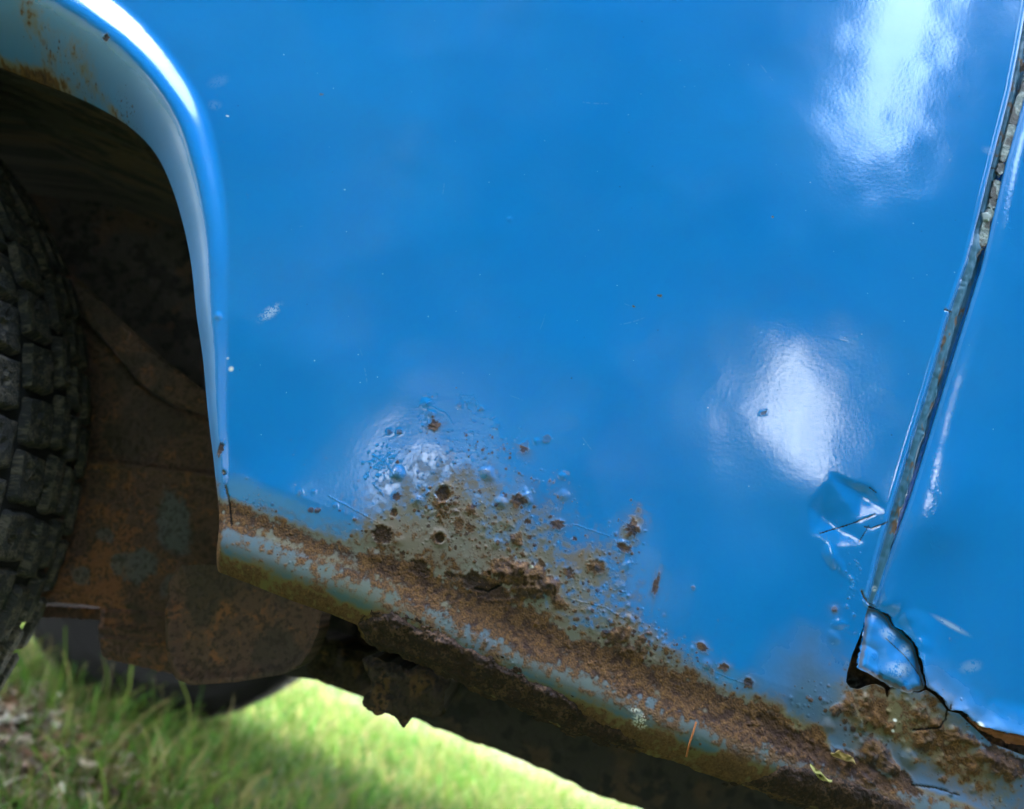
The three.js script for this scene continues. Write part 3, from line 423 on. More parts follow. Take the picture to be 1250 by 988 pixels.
// the rusty metal behind the hole
{
  const P = line([[1005, 700], [1290, 760], [1320, 990], [1180, 990], [1005, 880]], -0.02), s = sdf(P);
  part('inner_sill', sheet(s, (x, y) => -20 + 5 * (fbm(x / 14, y / 14, 4) - 0.5) + 3 * (fbm(x / 3.5, y / 3.5, 3) - 0.5), box(P), 1, 1.5, UVB), rustMat, wing);
  // orange rusted rim of the torn door bottom
  const Q = line([[1188, 878], [1206, 884], [1230, 889], [1262, 896], [1300, 906], [1300, 924], [1262, 914], [1238, 910], [1214, 898], [1200, 892]]), q = sdf(Q);
  const rimSkin = new THREE.MeshStandardMaterial({ color: new THREE.Color().setRGB(0.19, 0.06, 0.022), bumpMap: rustSkin.bumpMap, bumpScale: 0.002, roughness: 0.75, side: THREE.DoubleSide });
  part('rusted_rim', sheet((x, y) => q(x, y) + 0.8 * (n2(x / 1.4, y / 1.4) - 0.5), (x, y) => -2.6 - sq(y - 640) / 8400 + 1.8 * (fbm(x / 3, y / 3, 3) - 0.5) - 1.5 * sst(4, 0, -q(x, y)), box(Q), 0.6, 1.5, UVB), rimSkin, door, 'orange rusted lower rim of the door');
}
// old grey sealer, broken into flakes, in the upper seam
{
  const mats = [[0.2, 0.25, 0.27], [0.12, 0.15, 0.17], [0.05, 0.055, 0.06], [0.24, 0.29, 0.31]].map((c) => new THREE.MeshStandardMaterial({ color: new THREE.Color().setRGB(...c), roughness: 0.7, bumpMap: rustSkin.bumpMap, bumpScale: 0.001, side: THREE.DoubleSide }));
  const bead = grime(256, 301, (a, b, c) => { const k = [0.15, 0.19, 0.21]; mix3(k, [0.3, 0.34, 0.35], sst(0.5, 0.62, b)); mix3(k, [0.05, 0.05, 0.055], sst(0.48, 0.38, a)); mix3(k, [0.1, 0.075, 0.06], sst(0.6, 0.7, c) * 0.6); return [k, 0.5 * b + 0.5 * c]; });
  const B = [...line([[1272, 60], [1252, 118], [1232, 182], [1212, 250], [1196, 300]]), ...line([[1198, 312], [1212, 292], [1222, 262], [1240, 196], [1258, 130], [1280, 66]])], bs = sdf(B);
  part('sealer_bead', sheet((x, y) => bs(x, y) + 0.4 + 3 * (fbm(x / 6, y / 14, 3) - 0.5) + 0.5 * (n2(x * 1.1, y * 0.8) - 0.5) + 1.6 * sst(0.06, 0.02, Math.abs(n2(3.3, y / 9) - 0.5)), (x, y) => -3.4 - sq(y - 640) / 8400 + 0.5 * (fbm(x / 6, y / 16, 3) - 0.5) + 0.15 * (fbm(x / 1.8, y / 2.4, 3) - 0.5), box(B), 0.5, 1.8, [0, 0, 60, 60]), new THREE.MeshStandardMaterial({ ...bead, roughness: 0.75, bumpScale: 0.001, side: THREE.DoubleSide }), wing, 'cracked grey sealer in the upper seam');
  const fl = [[1213, 257, 5, 8, 3]];
  for (const [px, py, rx, ry, m] of fl) {
    const r = rng(px * 7 + py), pts = [];
    for (let k = 0; k < 9; k++) { const a = k / 9 * 6.283, q = 0.5 + 0.85 * r(), u = Math.cos(a) * rx * q, v = Math.sin(a) * ry * q, t = 0.28; pts.push([px + u * Math.cos(t) - v * Math.sin(t), py + u * Math.sin(t) + v * Math.cos(t)]); }
    const P = line(pts), s = sdf(P), [cx, cy] = mm(px, py), tx = (r() - 0.5) * 0.5, ty = (r() - 0.5) * 0.3;
    part('sealer_flake', sheet(s, (x, y) => -2.9 - sq(y - 640) / 8400 + tx * (x - cx) + ty * (y - cy) + 0.8 * (fbm(x / 2, y / 3, 3) - 0.5) - 0.4 * sst(1, 0, -s(x, y)), box(P), 0.5, 1.6, UVB), mats[m], wing);
  }
}
// delaminated rust crust along the eaten foot
{
  const P = line([[429, 764], [452, 750], [486, 749], [520, 764], [556, 780], [600, 802], [640, 822], [690, 848], [716, 868], [740, 884], [775, 902], [800, 922], [780, 929], [748, 921], [700, 910], [640, 883], [600, 863], [558, 842], [516, 820], [478, 806], [436, 794]]), s = sdf(P);
  const crustMat = new THREE.MeshPhysicalMaterial({ specularIntensity: 0.4, ...grime(512, 90, (a, b, c) => { const k = [0.034, 0.019, 0.016]; mix3(k, [0.075, 0.041, 0.028], sst(0.5, 0.65, b)); mix3(k, [0.022, 0.015, 0.015], sst(0.5, 0.38, c)); mix3(k, [0.1, 0.06, 0.042], sst(0.66, 0.76, c) * 0.5); return [k, 0.5 * b + 0.5 * c]; }), roughness: 0.95, bumpScale: 0.0014, side: THREE.DoubleSide });
  part('rust_crust', sheet((x, y) => s(x, y) + 8 * (fbm(x / 7, y / 7, 3) - 0.5) + 2.2 * (n2(x / 1.5, y / 1.5) - 0.5), (x, y) => { const e = -s(x, y), l = fbm(x / 9, y / 5, 4); return panelZ(x, y, false) - 0.2 + 2.6 * sst(0, 5, e) + 3.4 * (Math.floor(l * 8) / 8) - 1.7 + 3.4 * (fbm(x / 5, y / 4, 3) - 0.5) + 0.9 * (fbm(x / 1.8, y / 1.8, 2) - 0.5); }, box(P), 0.6, 3, [0, 0, 120, 120]), crustMat, wing, 'dark layered crust of rust along the foot of the wing');
  const Q = line([[900, 968], [960, 930], [1040, 950], [1120, 985], [1240, 1020], [1250, 1060], [1100, 1030], [960, 985]]), q = sdf(Q);
  part('rust_crust', sheet((x, y) => q(x, y) + 12 * (fbm(x / 8, y / 8, 3) - 0.5), (x, y) => panelZ(x, y, false) - 0.8 + 1.6 * sst(0, 4, -q(x, y)) + 2 * (fbm(x / 3, y / 3, 4) - 0.5), box(Q), 0.8, 2, [0, 0, 120, 120]), crustMat, wing);
}
// the rest of the near side beyond what the photograph frames, plain paint
{
  const cx = -685, mir = ([x, y]) => [2 * cx - x, y];
  const arch = [...ARCH_FULL.filter((p, i) => i % 20 === 0).map(mir).reverse().filter((p) => p[0] < RX - 300 && p[1] > 560), ...[[-900, archTop + 5], [-560, archTop + 5]], [RX + 4, archTop + 2]];
  const O = [...arch, [RX + 4, 1013], [-1330, 1013], [-1370, 900], [-1370, 560]];
  const h = (x, y) => panelZ(Math.max(x, RX), Math.min(y, 1017), false);
  const s = sdf(O);
  part('wing_front', sheet(s, (x, y) => x < cx - 120 ? panelZ(Math.max(2 * cx - x, RX), y, false) : panelZ(x, y, false), box(O), 8, 2, UVB), plainPaint, car);
  const SL = [[306, 474], [1300, 474], [1300, 1013], [306, 1013]];
  part('door_outer', sheet(sdf(SL), (x, y) => panelZ(RX + RW - 4, y, true) - (x - 306) * 0.02, box(SL), 10, 2, UVB), plainPaint, car);
  const shell = (pts, z0, z1) => { const sh = new THREE.Shape(pts.map(([x, y]) => new THREE.Vector2(x / 1000, y / 1000))); const g = new THREE.ExtrudeGeometry(sh, { depth: (z0 - z1) / 1000 - 0.06, bevelEnabled: true, bevelSize: 0.03, bevelThickness: 0.03, bevelSegments: 4 }); g.translate(0, 0, z1 / 1000 + 0.03); return g; };
  part('bonnet', shell([[-1340, 1046], [90, 1046], [90, 1130], [-900, 1100], [-1330, 1060]], -18, -1540), plainPaint, car);
  part('cabin', shell([[100, 1046], [1300, 1046], [1300, 1800], [420, 1800], [130, 1200]], -40, -1500), plainPaint, car);
  const glass = new THREE.MeshPhysicalMaterial({ color: 0x222a2c, roughness: 0.05 });
  part('side_window', new THREE.BoxGeometry(0.7, 0.45, 0.012).translate(0.85, 1.5, -0.036), glass, car);
  const far = [[-1370, 560], [-1110, 560], [-1080, 640], [-1000, 712], [-850, 735], [-560, 735], [-400, 712], [-320, 640], [-260, 480], [1300, 480], [1300, 1040], [-1370, 1040]];
  part('far_wing', shell(far, -1480, -1560), plainPaint, car);
  part('floor_pan', new RoundedBoxGeometry(2.9, 0.04, 1.36, 2, 0.01).translate(1.3, 0.515, -0.78), darkMat, car);
  part('engine_bay', new RoundedBoxGeometry(1.2, 0.42, 0.6, 2, 0.03).translate(-0.72, 0.83, -0.77), darkMat, car);
}

// ------------------------------------------------------------------ inside the wheel arch
{
  const O = [[-1320, 500], [-40, 440], [-40, 1030], [-1320, 1030]];
  part('inner_wing', sheet(sdf(O), (x, y) => -345 + 16 * (fbm(x / 130, y / 130, 3) - 0.5) + 3 * (fbm(x / 20, y / 20, 3) - 0.5), box(O), 8, 3, UVB), innerMat, car, 'dark dirty inner wing panel');
  // liner strip over the top and down behind the wheel
  const path = [...ARCH_FULL.slice(0, 1), ...ARCH.filter((p, i) => i % 20 === 0)].map(([x, y]) => [x + 14 + (y > 690 ? 0 : 4), y + 16]), pos = [], uv = [], idx = [], nz = 14;
  path.unshift([-900, path[0][1]], [-1150, 600]);
  path.forEach(([x, y], i) => { for (let k = 0; k <= nz; k++) { const z = lerp(-54, -350, k / nz); pos.push(x / 1000 + 0.004 * n2(i * 1.3, k), y / 1000 + 0.006 * n2(i * 1.3 + 9, k), z / 1000); uv.push(i * 0.2, k * 0.1); } });
  for (let i = 0; i + 1 < path.length; i++) for (let k = 0; k < nz; k++) { const a = i * (nz + 1) + k, b = a + nz + 1; idx.push(a, a + 1, b, b, a + 1, b + 1); }
  const g = new THREE.BufferGeometry(); g.setAttribute('position', new THREE.Float32BufferAttribute(pos, 3)); g.setAttribute('uv', new THREE.Float32BufferAttribute(uv, 2)); g.setIndex(idx); g.computeVertexNormals();
  part('arch_liner', g, innerMat, car);
}
// rusty plates behind the wheel, one sheet of texture across them
const PX0 = -480, PY0 = 300, PWm = 420, PHm = 420, PS = 1024;
const plateMat = (() => {
  const d = new Uint8Array(PS * PS * 4), b = new Float32Array(PS * PS);
  const sp = [[215, 640, 22, 40, 0.5, 1], [170, 690, 26, 22, 0, 0.9], [130, 655, 12, 8, 0, 0.7], [145, 690, 9, 14, 0.5, 0.9], [98, 702, 14, 12, 0, 0.8], [205, 715, 8, 16, 0, 0.6]].map(([x, y, rx, ry, a, s]) => { const p = at(x, y, -0.2); return [p.x * 1000, p.y * 1000, rx * 0.62, ry * 0.62, a, s]; });
  const dk = [[180, 510, 30, 26, 0.8], [150, 540, 24, 16, 0.6], [160, 600, 40, 14, 0.3], [240, 700, 30, 60, 0.7], [215, 590, 30, 20, 0.6], [275, 690, 50, 36, 0.9], [150, 735, 26, 10, 0.7], [335, 790, 22, 20, 0.8], [245, 745, 20, 24, 0.6], [120, 380, 60, 60, 0.5], [200, 460, 50, 40, 0.6]].map(([x, y, rx, ry, s]) => { const p = at(x, y, x > 215 && y > 680 ? -0.13 : -0.2); return [p.x * 1000, p.y * 1000, rx * 0.62, ry * 0.62, s]; });  // grimy spots; those on the upper plates also stand in for weak light
  const or = [[120, 690, 60, 40, 0.8], [100, 730, 50, 22, 0.8], [130, 620, 50, 40, 0.5], [175, 500, 26, 20, 0.35], [300, 740, 60, 16, 0.35], [160, 790, 40, 30, 0.45]].map(([x, y, rx, ry, s]) => { const p = at(x, y, -0.2); return [p.x * 1000, p.y * 1000, rx * 0.62, ry * 0.62, s]; });
  for (let j = 0; j < PS; j++) for (let i = 0; i < PS; i++) {
    const k = j * PS + i, x = PX0 + (i + 0.5) / PS * PWm, y = PY0 + (j + 0.5) / PS * PHm;
    const a = fbm(x / 24, y / 24, 4), m = fbm(x / 7, y / 7 + 30, 4), f = fbm(x / 2.2, y / 2.2, 3);
    let o = 0, dark = 0, g = 0;
    for (const [fx, fy, rx, ry, s] of or) o += s * Math.exp(-sq((x - fx) / rx) - sq((y - fy) / ry));
    for (const [fx, fy, rx, ry, s] of dk) dark += s * Math.exp(-sq((x - fx) / rx) - sq((y - fy) / ry));
    for (const [fx, fy, rx, ry, t, s] of sp) { const dx = x - fx, dy = y - fy, u = dx * Math.cos(t) + dy * Math.sin(t), v = -dx * Math.sin(t) + dy * Math.cos(t); g = Math.max(g, s * sst(1.15, 0.75, Math.hypot(u / rx, v / ry) + (m - 0.5) * 0.9)); }
    const c = [0.105, 0.056, 0.046];
    mix3(c, [0.25, 0.098, 0.045], clamp(sst(0.44, 0.64, m * 0.6 + o * 0.28 + f * 0.18)) * 0.8);
    mix3(c, [0.058, 0.039, 0.036], clamp(sst(0.5, 0.8, dark * 0.6 + (a - 0.5) * 1.4 + 0.3) * 0.9));
    mix3(c, [0.1, 0.11, 0.125], g * 0.85);
    mix3(c, [0.03, 0.02, 0.018], sst(0.46, 0.34, f) * 0.6);
    d[k * 4] = encode(c[0]); d[k * 4 + 1] = encode(c[1]); d[k * 4 + 2] = encode(c[2]); d[k * 4 + 3] = 255; b[k] = 0.5 * m + 0.5 * f - 0.25 * g;
  }
  return new THREE.MeshStandardMaterial({ map: tex(d, PS, PS, { srgb: true }), bumpMap: tex(b, PS, PS, { float: true }), bumpScale: 0.003, roughness: 0.88, side: THREE.DoubleSide });
})();
const PUV = [PX0, PY0, PWm, PHm];
const lump = (x, y) => 1.6 * (fbm(x / 9, y / 9, 3) - 0.5) + 0.7 * (fbm(x / 2.4, y / 2.4, 2) - 0.5);
function plate(name, pts, zmm, hf, label, rough_ = 0, thick = 4) {
  const P = line(pts, zmm / 1000), s = sdf(P);
  return part(name, sheet((x, y) => s(x, y) + rough_ * (fbm(x / 4, y / 4, 3) - 0.5), (x, y) => zmm + hf(x, y, -s(x, y)) + lump(x, y), box(P), 1.5, thick, PUV), plateMat, car, label);
}
const lineY = (pts, zmm) => { const L = line(pts, zmm / 1000); return (x, y) => near(L, x, y)[0]; };
plate('splash_flange', [[70, 322], [90, 336], [106, 350], [119, 364], [150, 393], [190, 430], [250, 478], [340, 540], [340, 560], [250, 506], [214, 495], [185, 478], [165, 460], [150, 440], [125, 412], [100, 386], [60, 380]], -190, (x, y, e) => 2 * sst(0, 4, e), 'dark flange strip crossing behind the wheel');
plate('splash_panel', [[40, 372], [96, 384], [124, 415], [148, 443], [164, 463], [184, 481], [214, 498], [250, 509], [350, 540], [350, 600], [250, 580], [195, 573], [108, 561], [40, 556]], -206, (x, y, e) => 1.5 * sst(0, 3, e));
const seam2 = lineY([[40, 552], [108, 560], [250, 579], [350, 592]], -200);
plate('splash_panel', [[40, 556], [108, 561], [195, 572], [250, 579], [350, 592], [350, 720], [300, 745], [215, 748], [128, 742], [100, 738], [30, 734]], -200, (x, y, e) => 4 * Math.exp(-sq(seam2(x, y) / 5)) + 1.5 * sst(0, 3, e) + 7 * (fbm(x / 40, y / 40, 2) - 0.5), 'orange rusted lower splash panel with grey patches');
const rd1 = lineY([[110, 768], [160, 768], [225, 776]], -205), rd2 = lineY([[110, 778], [225, 788]], -205);
plate('box_section', [[122, 738], [218, 744], [218, 824], [205, 822], [160, 812], [126, 804], [121, 790]], -207, (x, y, e) => 3 * Math.exp(-sq(rd1(x, y) / 2.2)) + 2.5 * Math.exp(-sq(rd2(x, y) / 2)) + 3 * sst(0, 6, e), 'ribbed end of a rusty box section', 3, 40);
plate('shelf_strip', [[20, 738], [128, 744], [128, 757], [20, 752]], -230, () => 0, undefined, 2, 60);
const gr = lineY([[206, 745], [207, 790], [210, 812], [218, 826], [236, 833], [290, 829], [344, 820], [366, 810], [378, 792], [388, 770], [392, 750]], -130);
plate('gusset_bracket', [[222, 690], [205, 712], [204, 745], [204, 790], [207, 814], [216, 829], [236, 836], [290, 832], [346, 823], [368, 813], [381, 794], [391, 770], [395, 745], [395, 690]], -135, (x, y) => 6 * Math.exp(-sq(gr(x, y) / 4)) + 9 * sst(60, 0, gr(x, y)) * 0 + 4 * (fbm(x / 25, y / 25, 3) - 0.5), 'rounded rusty bracket below the wing corner', 0, 30);

// chassis rail and what hangs under the sill
function bar(name, pts, z0, depth, mat, label, rough_ = 0, step = 2.5) {
  const P = line(pts, z0 / 1000), s = sdf(P);
  return part(name, sheet((x, y) => s(x, y) + rough_ * (fbm(x / 12, y / 12, 4) - 0.5), (x, y) => z0 + (rough_ > 5 ? 14 : 5) * (fbm(x / 18, y / 18, 4) - 0.5) + (rough_ > 5 ? 6 : 2) * (fbm(x / 4, y / 4, 2) - 0.5) - 4 * sst(6, 0, -s(x, y)), box(P, 8), step, depth, UVB, true), mat, car, label);
}
bar('chassis_rail', [[300, 700], [420, 735], [600, 820], [900, 935], [1300, 1090], [1300, 1190], [900, 1030], [720, 968], [673, 945], [649, 935], [616, 921], [569, 904], [528, 888], [508, 879], [480, 872], [434, 850], [391, 833], [342, 824], [320, 800]], -330, 110, darkMat, 'dark chassis rail under the sill', 4);
bar('outrigger', [[436, 800], [520, 820], [548, 830], [545, 868], [528, 884], [512, 876], [500, 876], [496, 882], [492, 890], [486, 886], [478, 880], [462, 874], [448, 868], [440, 862], [438, 850], [450, 840]], -120, 190, crumbleMat, 'crumbling rusty outrigger end', 9, 1.5);
bar('outrigger', [[380, 772], [445, 800], [440, 848], [400, 838], [372, 822]], -240, 60, crumbleMat, undefined, 6);

// ------------------------------------------------------------------ wheels
function makeWheel(name, detailed, label) {
  const w = new THREE.Group(); w.name = name; car.add(w); if (label) w.userData.label = label;
  const RT = 0.3625, HW = 0.09;
  const prof = [[0.21, -HW * 0.82], [0.225, -HW * 0.98], [0.236, -HW * 1.03], [0.238, -HW * 1.07], [0.244, -HW * 1.07], [0.247, -HW * 1.05], [0.27, -HW * 1.08], [0.285, -HW * 1.1], [0.289, -HW * 1.12], [0.296, -HW * 1.12], [0.3, -HW * 1.09], [0.32, -HW * 1.06], [0.33, -HW * 1.06], [0.333, -HW * 1.0], [0.342, -HW], [RT - 0.004, -HW * 0.86], [RT, -HW * 0.5], [RT + 0.001, 0]];
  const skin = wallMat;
  const full = [...prof, ...prof.slice(0, -1).reverse().map(([r, z]) => [r, -z])].map(([r, z]) => new THREE.Vector2(r, z));
  const g = new THREE.LatheGeometry(full, 96); g.rotateX(Math.PI / 2);
  const uv = g.attributes.uv; for (let i = 0; i < uv.count; i++) uv.setXY(i, uv.getX(i) * 9, uv.getY(i) * 2);
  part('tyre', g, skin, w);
  const rimG = new THREE.LatheGeometry([[0, 0.03], [0.06, 0.035], [0.1, 0.02], [0.15, 0.03], [0.19, 0.05], [0.2, 0.075], [0.214, 0.08], [0.216, 0.07], [0.205, 0.0], [0.205, -0.07], [0.216, -0.078]].map(([r, z]) => new THREE.Vector2(r, z)), 64); rimG.rotateX(Math.PI / 2);
  part('rim', rimG, new THREE.MeshStandardMaterial({ color: new THREE.Color().setRGB(0.4, 0.4, 0.38), roughness: 0.5, metalness: 0.3, side: THREE.DoubleSide }), w);
  // tread blocks: [z from the wheel's middle, half width, length along the tread, offset]
  const rows = [[-0.083, 0.0062, 0.044, 0], [-0.067, 0.0082, 0.04, 0.5], [-0.047, 0.0098, 0.046, 0.2], [-0.0165, 0.0175, 0.039, 0.6], [0.0225, 0.0175, 0.039, 0.1], [0.0525, 0.0098, 0.046, 0.7], [0.0705, 0.0072, 0.04, 0.3], [0.085, 0.0055, 0.044, 0]];
  const loose = [];
  rows.forEach(([z, hw, len, off], ri) => {
    const n = Math.round(2 * Math.PI * 0.368 / len), variants = [];
    for (let v = 0; v < 5; v++) variants.push(block(hw, 2 * Math.PI * 0.368 / n, z, 100 + ri * 17 + v * 3, Math.abs(hw - 0.0175) < 1e-4));
    for (let k = 0; k < n; k++) {
      const a = (k + off) / n * 2 * Math.PI, v = (k * 7 + ri * 3) % 5, deg = ((a * 180 / Math.PI + 180) % 360) - 180;
      if (detailed && deg > -38 && deg < 48 && z < 0.03) { const m = part('tread_block', variants[v], rubberMat, w); m.rotation.z = a; }
      else loose.push(variants[v].clone().rotateZ(a));
    }
  });
  const tr = part('tread', mergeGeometries(loose), rubberMat, w); tr.userData.kind = 'stuff';
  return w;
}
function block(hw, len, z0, seed, holed) {            // one worn block of tread, bent to the tyre, at angle 0
  const r = rng(seed), nu = holed ? 14 : 6, nv = 14, pos = [], uv = [], idx = [], gap = 0.0007, sk = (r() - 0.5) * 0.5;
  const holes = holed ? [[(r() - 0.5) * 0.5, -0.1 + (r() - 0.5) * 0.2, 0.2, 0.13], [0.1 + (r() - 0.5) * 0.5, 0.35, 0.16, 0.1]] : r() < 0.35 ? [[0, (r() - 0.5), 0.3, 0.12]] : [];
  for (let j = 0; j <= nv; j++) for (let i = 0; i <= nu; i++) {
    const u = i / nu * 2 - 1, v = j / nv * 2 - 1, e = Math.min(1 - Math.abs(u), (1 - Math.abs(v)) * 1.4), corner = Math.pow(Math.abs(u), 5) * Math.pow(Math.abs(v), 5);
    const wob = 1 - 0.1 * corner - 0.12 * n2(v * 2.2 + seed, u + 5);
    const zz = z0 + u * (hw - gap * 0.5) * wob + sk * 0.3 * hw * v, th = (v * (len / 2 - gap * 0.8) * (1 - 0.08 * corner - 0.08 * n2(u * 2 + seed + 30, 3)) + sk * 0.006 * u) / 0.368;
    let rr = 0.3625 + 0.0062 * sst(0, 0.14, e) + 0.0016 * (fbm(u * 3 + seed, v * 4 + seed, 3) - 0.5) - 0.004 * Math.max(0, Math.abs(zz) / 0.09 - 0.55) / 0.45;
    for (const [hx, hy, a, b] of holes) rr -= 0.006 * sst(1.1, 0.7, Math.hypot((u - hx) / a, (v - hy) / b) + 0.5 * (n2(u * 5 + seed, v * 5) - 0.5));
    if (i === 0 || i === nu || j === 0 || j === nv) rr = 0.361;
    pos.push(rr * Math.cos(th), rr * Math.sin(th), zz); uv.push(u * hw * 8 + seed * 0.13, v * len * 4 + seed * 0.31);
  }
  for (let j = 0; j < nv; j++) for (let i = 0; i < nu; i++) { const a = j * (nu + 1) + i, b = a + nu + 1; idx.push(a, b, a + 1, a + 1, b, b + 1); }
  const g = new THREE.BufferGeometry(); g.setAttribute('position', new THREE.Float32BufferAttribute(pos, 3)); g.setAttribute('uv', new THREE.Float32BufferAttribute(uv, 2)); g.setIndex(idx); g.computeVertexNormals(); return g;
}
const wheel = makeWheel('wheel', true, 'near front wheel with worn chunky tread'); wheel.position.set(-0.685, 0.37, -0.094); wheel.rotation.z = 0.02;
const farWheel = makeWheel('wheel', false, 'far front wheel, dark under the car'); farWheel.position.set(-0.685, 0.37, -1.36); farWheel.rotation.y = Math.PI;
part('axle', new THREE.CylinderGeometry(0.04, 0.04, 1.1, 20).rotateX(Math.PI / 2).translate(-0.685, 0.37, -0.73), darkMat, car);

// ------------------------------------------------------------------ ground, grass, litter
{
  const size = 512, d = grime(512, 61, (a, b, c) => { const k = [0.05, 0.075, 0.02]; mix3(k, [0.075, 0.06, 0.032], sst(0.5, 0.62, b)); mix3(k, [0.03, 0.045, 0.012], sst(0.48, 0.36, c)); return [k, b]; });
  const m = new THREE.MeshStandardMaterial({ map: d.map, bumpMap: d.bumpMap, bumpScale: 0.02, roughness: 1 });
  const g = new THREE.PlaneGeometry(400, 400, 1, 1).rotateX(-Math.PI / 2); const uv = g.attributes.uv; for (let i = 0; i < uv.count; i++) uv.setXY(i, uv.getX(i) * 320, uv.getY(i) * 320);
  const gr_ = part('ground', g, m, scene); tag(gr_, 'grassy ground under and beyond the car', null, null, 'structure'); delete gr_.userData.category;
}
function blade() {
  const pos = [], idx = [], n = 4;
  for (let i = 0; i <= n; i++) { const t = i / n, w = 0.5 * (1 - t * t * 0.96), b = 0.45 * t * t; pos.push(-w, t * (1 - 0.18 * t), b, w, t * (1 - 0.18 * t), b + 0.02); if (i < n) { const k = i * 2; idx.push(k, k + 1, k + 2, k + 1, k + 3, k + 2); } }
  const g = new THREE.BufferGeometry(); g.setAttribute('position', new THREE.Float32BufferAttribute(pos, 3)); g.setIndex(idx); g.computeVertexNormals(); return g;
}
{
  const n = 190000, r = rng(99), m = new THREE.MeshPhysicalMaterial({ color: 0xffffff, roughness: 0.95, specularIntensity: 0.3, transmission: 0.35, thickness: 0, side: THREE.DoubleSide });
  const ins = new THREE.InstancedMesh(blade(), m, n), o = new THREE.Object3D(), c = new THREE.Color();
  let k = 0;
  while (k < n) {
    const zone = r(), front = zone > 0.58, far = zone < 0.27, z = front ? lerp(-0.55, 3, r()) : far ? lerp(-1.9, -6.5, r() ** 1.5) : lerp(-0.55, -2.1, r()), x = front ? lerp(-2.6, 3, r()) : far ? lerp(-3, 2.6, r()) : lerp(-1.9, 0.9, r());
    const p = fbm(x * 3 + 20, z * 3 + 20, 3), litter = sst(0.5, 0.25, Math.hypot((x + 0.98) / 1.15, (z + 0.75) / 0.95));
    if (r() < litter * 0.95 || p < 0.16 + 0.1 * r()) continue;
    const hgt = lerp(0.025, 0.075, r()) * (0.6 + 0.9 * p) * (z > -1.9 ? 1 : 0.9) * (r() < 0.03 ? 1.8 : 1);
    o.position.set(x, -0.004, z); o.rotation.set((r() - 0.5) * 0.7, r() * 6.283, (r() - 0.5) * 0.7, 'YXZ'); o.scale.set(lerp(0.0022, 0.0042, r()), hgt, hgt); o.updateMatrix(); ins.setMatrixAt(k, o.matrix);
    const q = r(), w = 0.75 + 0.5 * r();
    const tall = !far && z < -0.85 && z > -1.45 && x < -0.35 && x > -1.2 && r() < 0.2;
    if (tall) { o.scale.y *= 1.9; o.scale.z *= 1.7; o.updateMatrix(); ins.setMatrixAt(k, o.matrix); }
    const pale = far ? 0.5 * sst(0.45, 0.6, fbm(x * 1.1 + 3, z * 1.1 + 60, 3)) + 0.12 : 0.26;
    if (q < pale) c.setRGB(0.22 * w, 0.19 * w, 0.075 * w); else c.setRGB(lerp(0.05, 0.11, r()) * w, lerp(0.12, 0.18, r()) * w, 0.022 * w);
    ins.setColorAt(k, c); k++;
  }
  ins.name = 'grass'; ins.castShadow = ins.receiveShadow = true; scene.add(ins); tag(ins, 'short green grass growing under and beyond the car', null, null, 'stuff');
}
{
  const r = rng(1212), geos = [], cols = [[0.2, 0.14, 0.09], [0.3, 0.24, 0.17], [0.12, 0.08, 0.05], [0.22, 0.1, 0.06], [0.36, 0.32, 0.26]];
  for (let k = 0; k < 3800; k++) {
    const x = -0.8 + (r() + r() - 1) * 0.44, z = -0.66 - r() ** 1.4 * 0.5, L = lerp(0.015, 0.085, r()), w = lerp(0.0012, 0.0035, r()), a = r() * 6.283, y = 0.002 + r() * 0.018, leaf = r() < 0.22;
    let g;
    if (leaf) { g = new THREE.PlaneGeometry(lerp(0.012, 0.03, r()), lerp(0.02, 0.045, r()), 3, 4); const p = g.attributes.position; for (let i = 0; i < p.count; i++) { const v = p.getY(i) / 0.02; p.setX(i, p.getX(i) * (1 - 0.7 * v * v)); p.setZ(i, 0.006 * Math.sin(p.getX(i) * 200 + k) + 0.004 * v * v); } g.rotateX(-Math.PI / 2); }
    else { g = new THREE.CylinderGeometry(w * 0.5, w * 0.35, L, 5, 3); const p = g.attributes.position, b = (r() - 0.5) * 0.3; for (let i = 0; i < p.count; i++) p.setX(i, p.getX(i) + b * L * (1 - sq(2 * p.getY(i) / L))); g.rotateZ(Math.PI / 2); }
    g.rotateZ((r() - 0.5) * 0.7); g.rotateX((r() - 0.5) * 0.6); g.rotateY(a); g.translate(x, y + (leaf ? 0.006 : L * 0.1), z);
    const c = cols[Math.floor(r() * cols.length)], f = 0.7 + 0.6 * r(), ca = new Float32Array(g.attributes.position.count * 3); for (let i = 0; i < ca.length; i += 3) { ca[i] = c[0] * f; ca[i + 1] = c[1] * f; ca[i + 2] = c[2] * f; }
    g.setAttribute('color', new THREE.BufferAttribute(ca, 3)); g.deleteAttribute('uv'); geos.push(g.index ? g.toNonIndexed() : g);
  }
  const l = part('leaf_litter', mergeGeometries(geos), new THREE.MeshStandardMaterial({ vertexColors: true, roughness: 0.9, side: THREE.DoubleSide }), scene);
  tag(l, 'brown dry stalks and dead leaves lying beside the wheel', null, null, 'stuff');
}
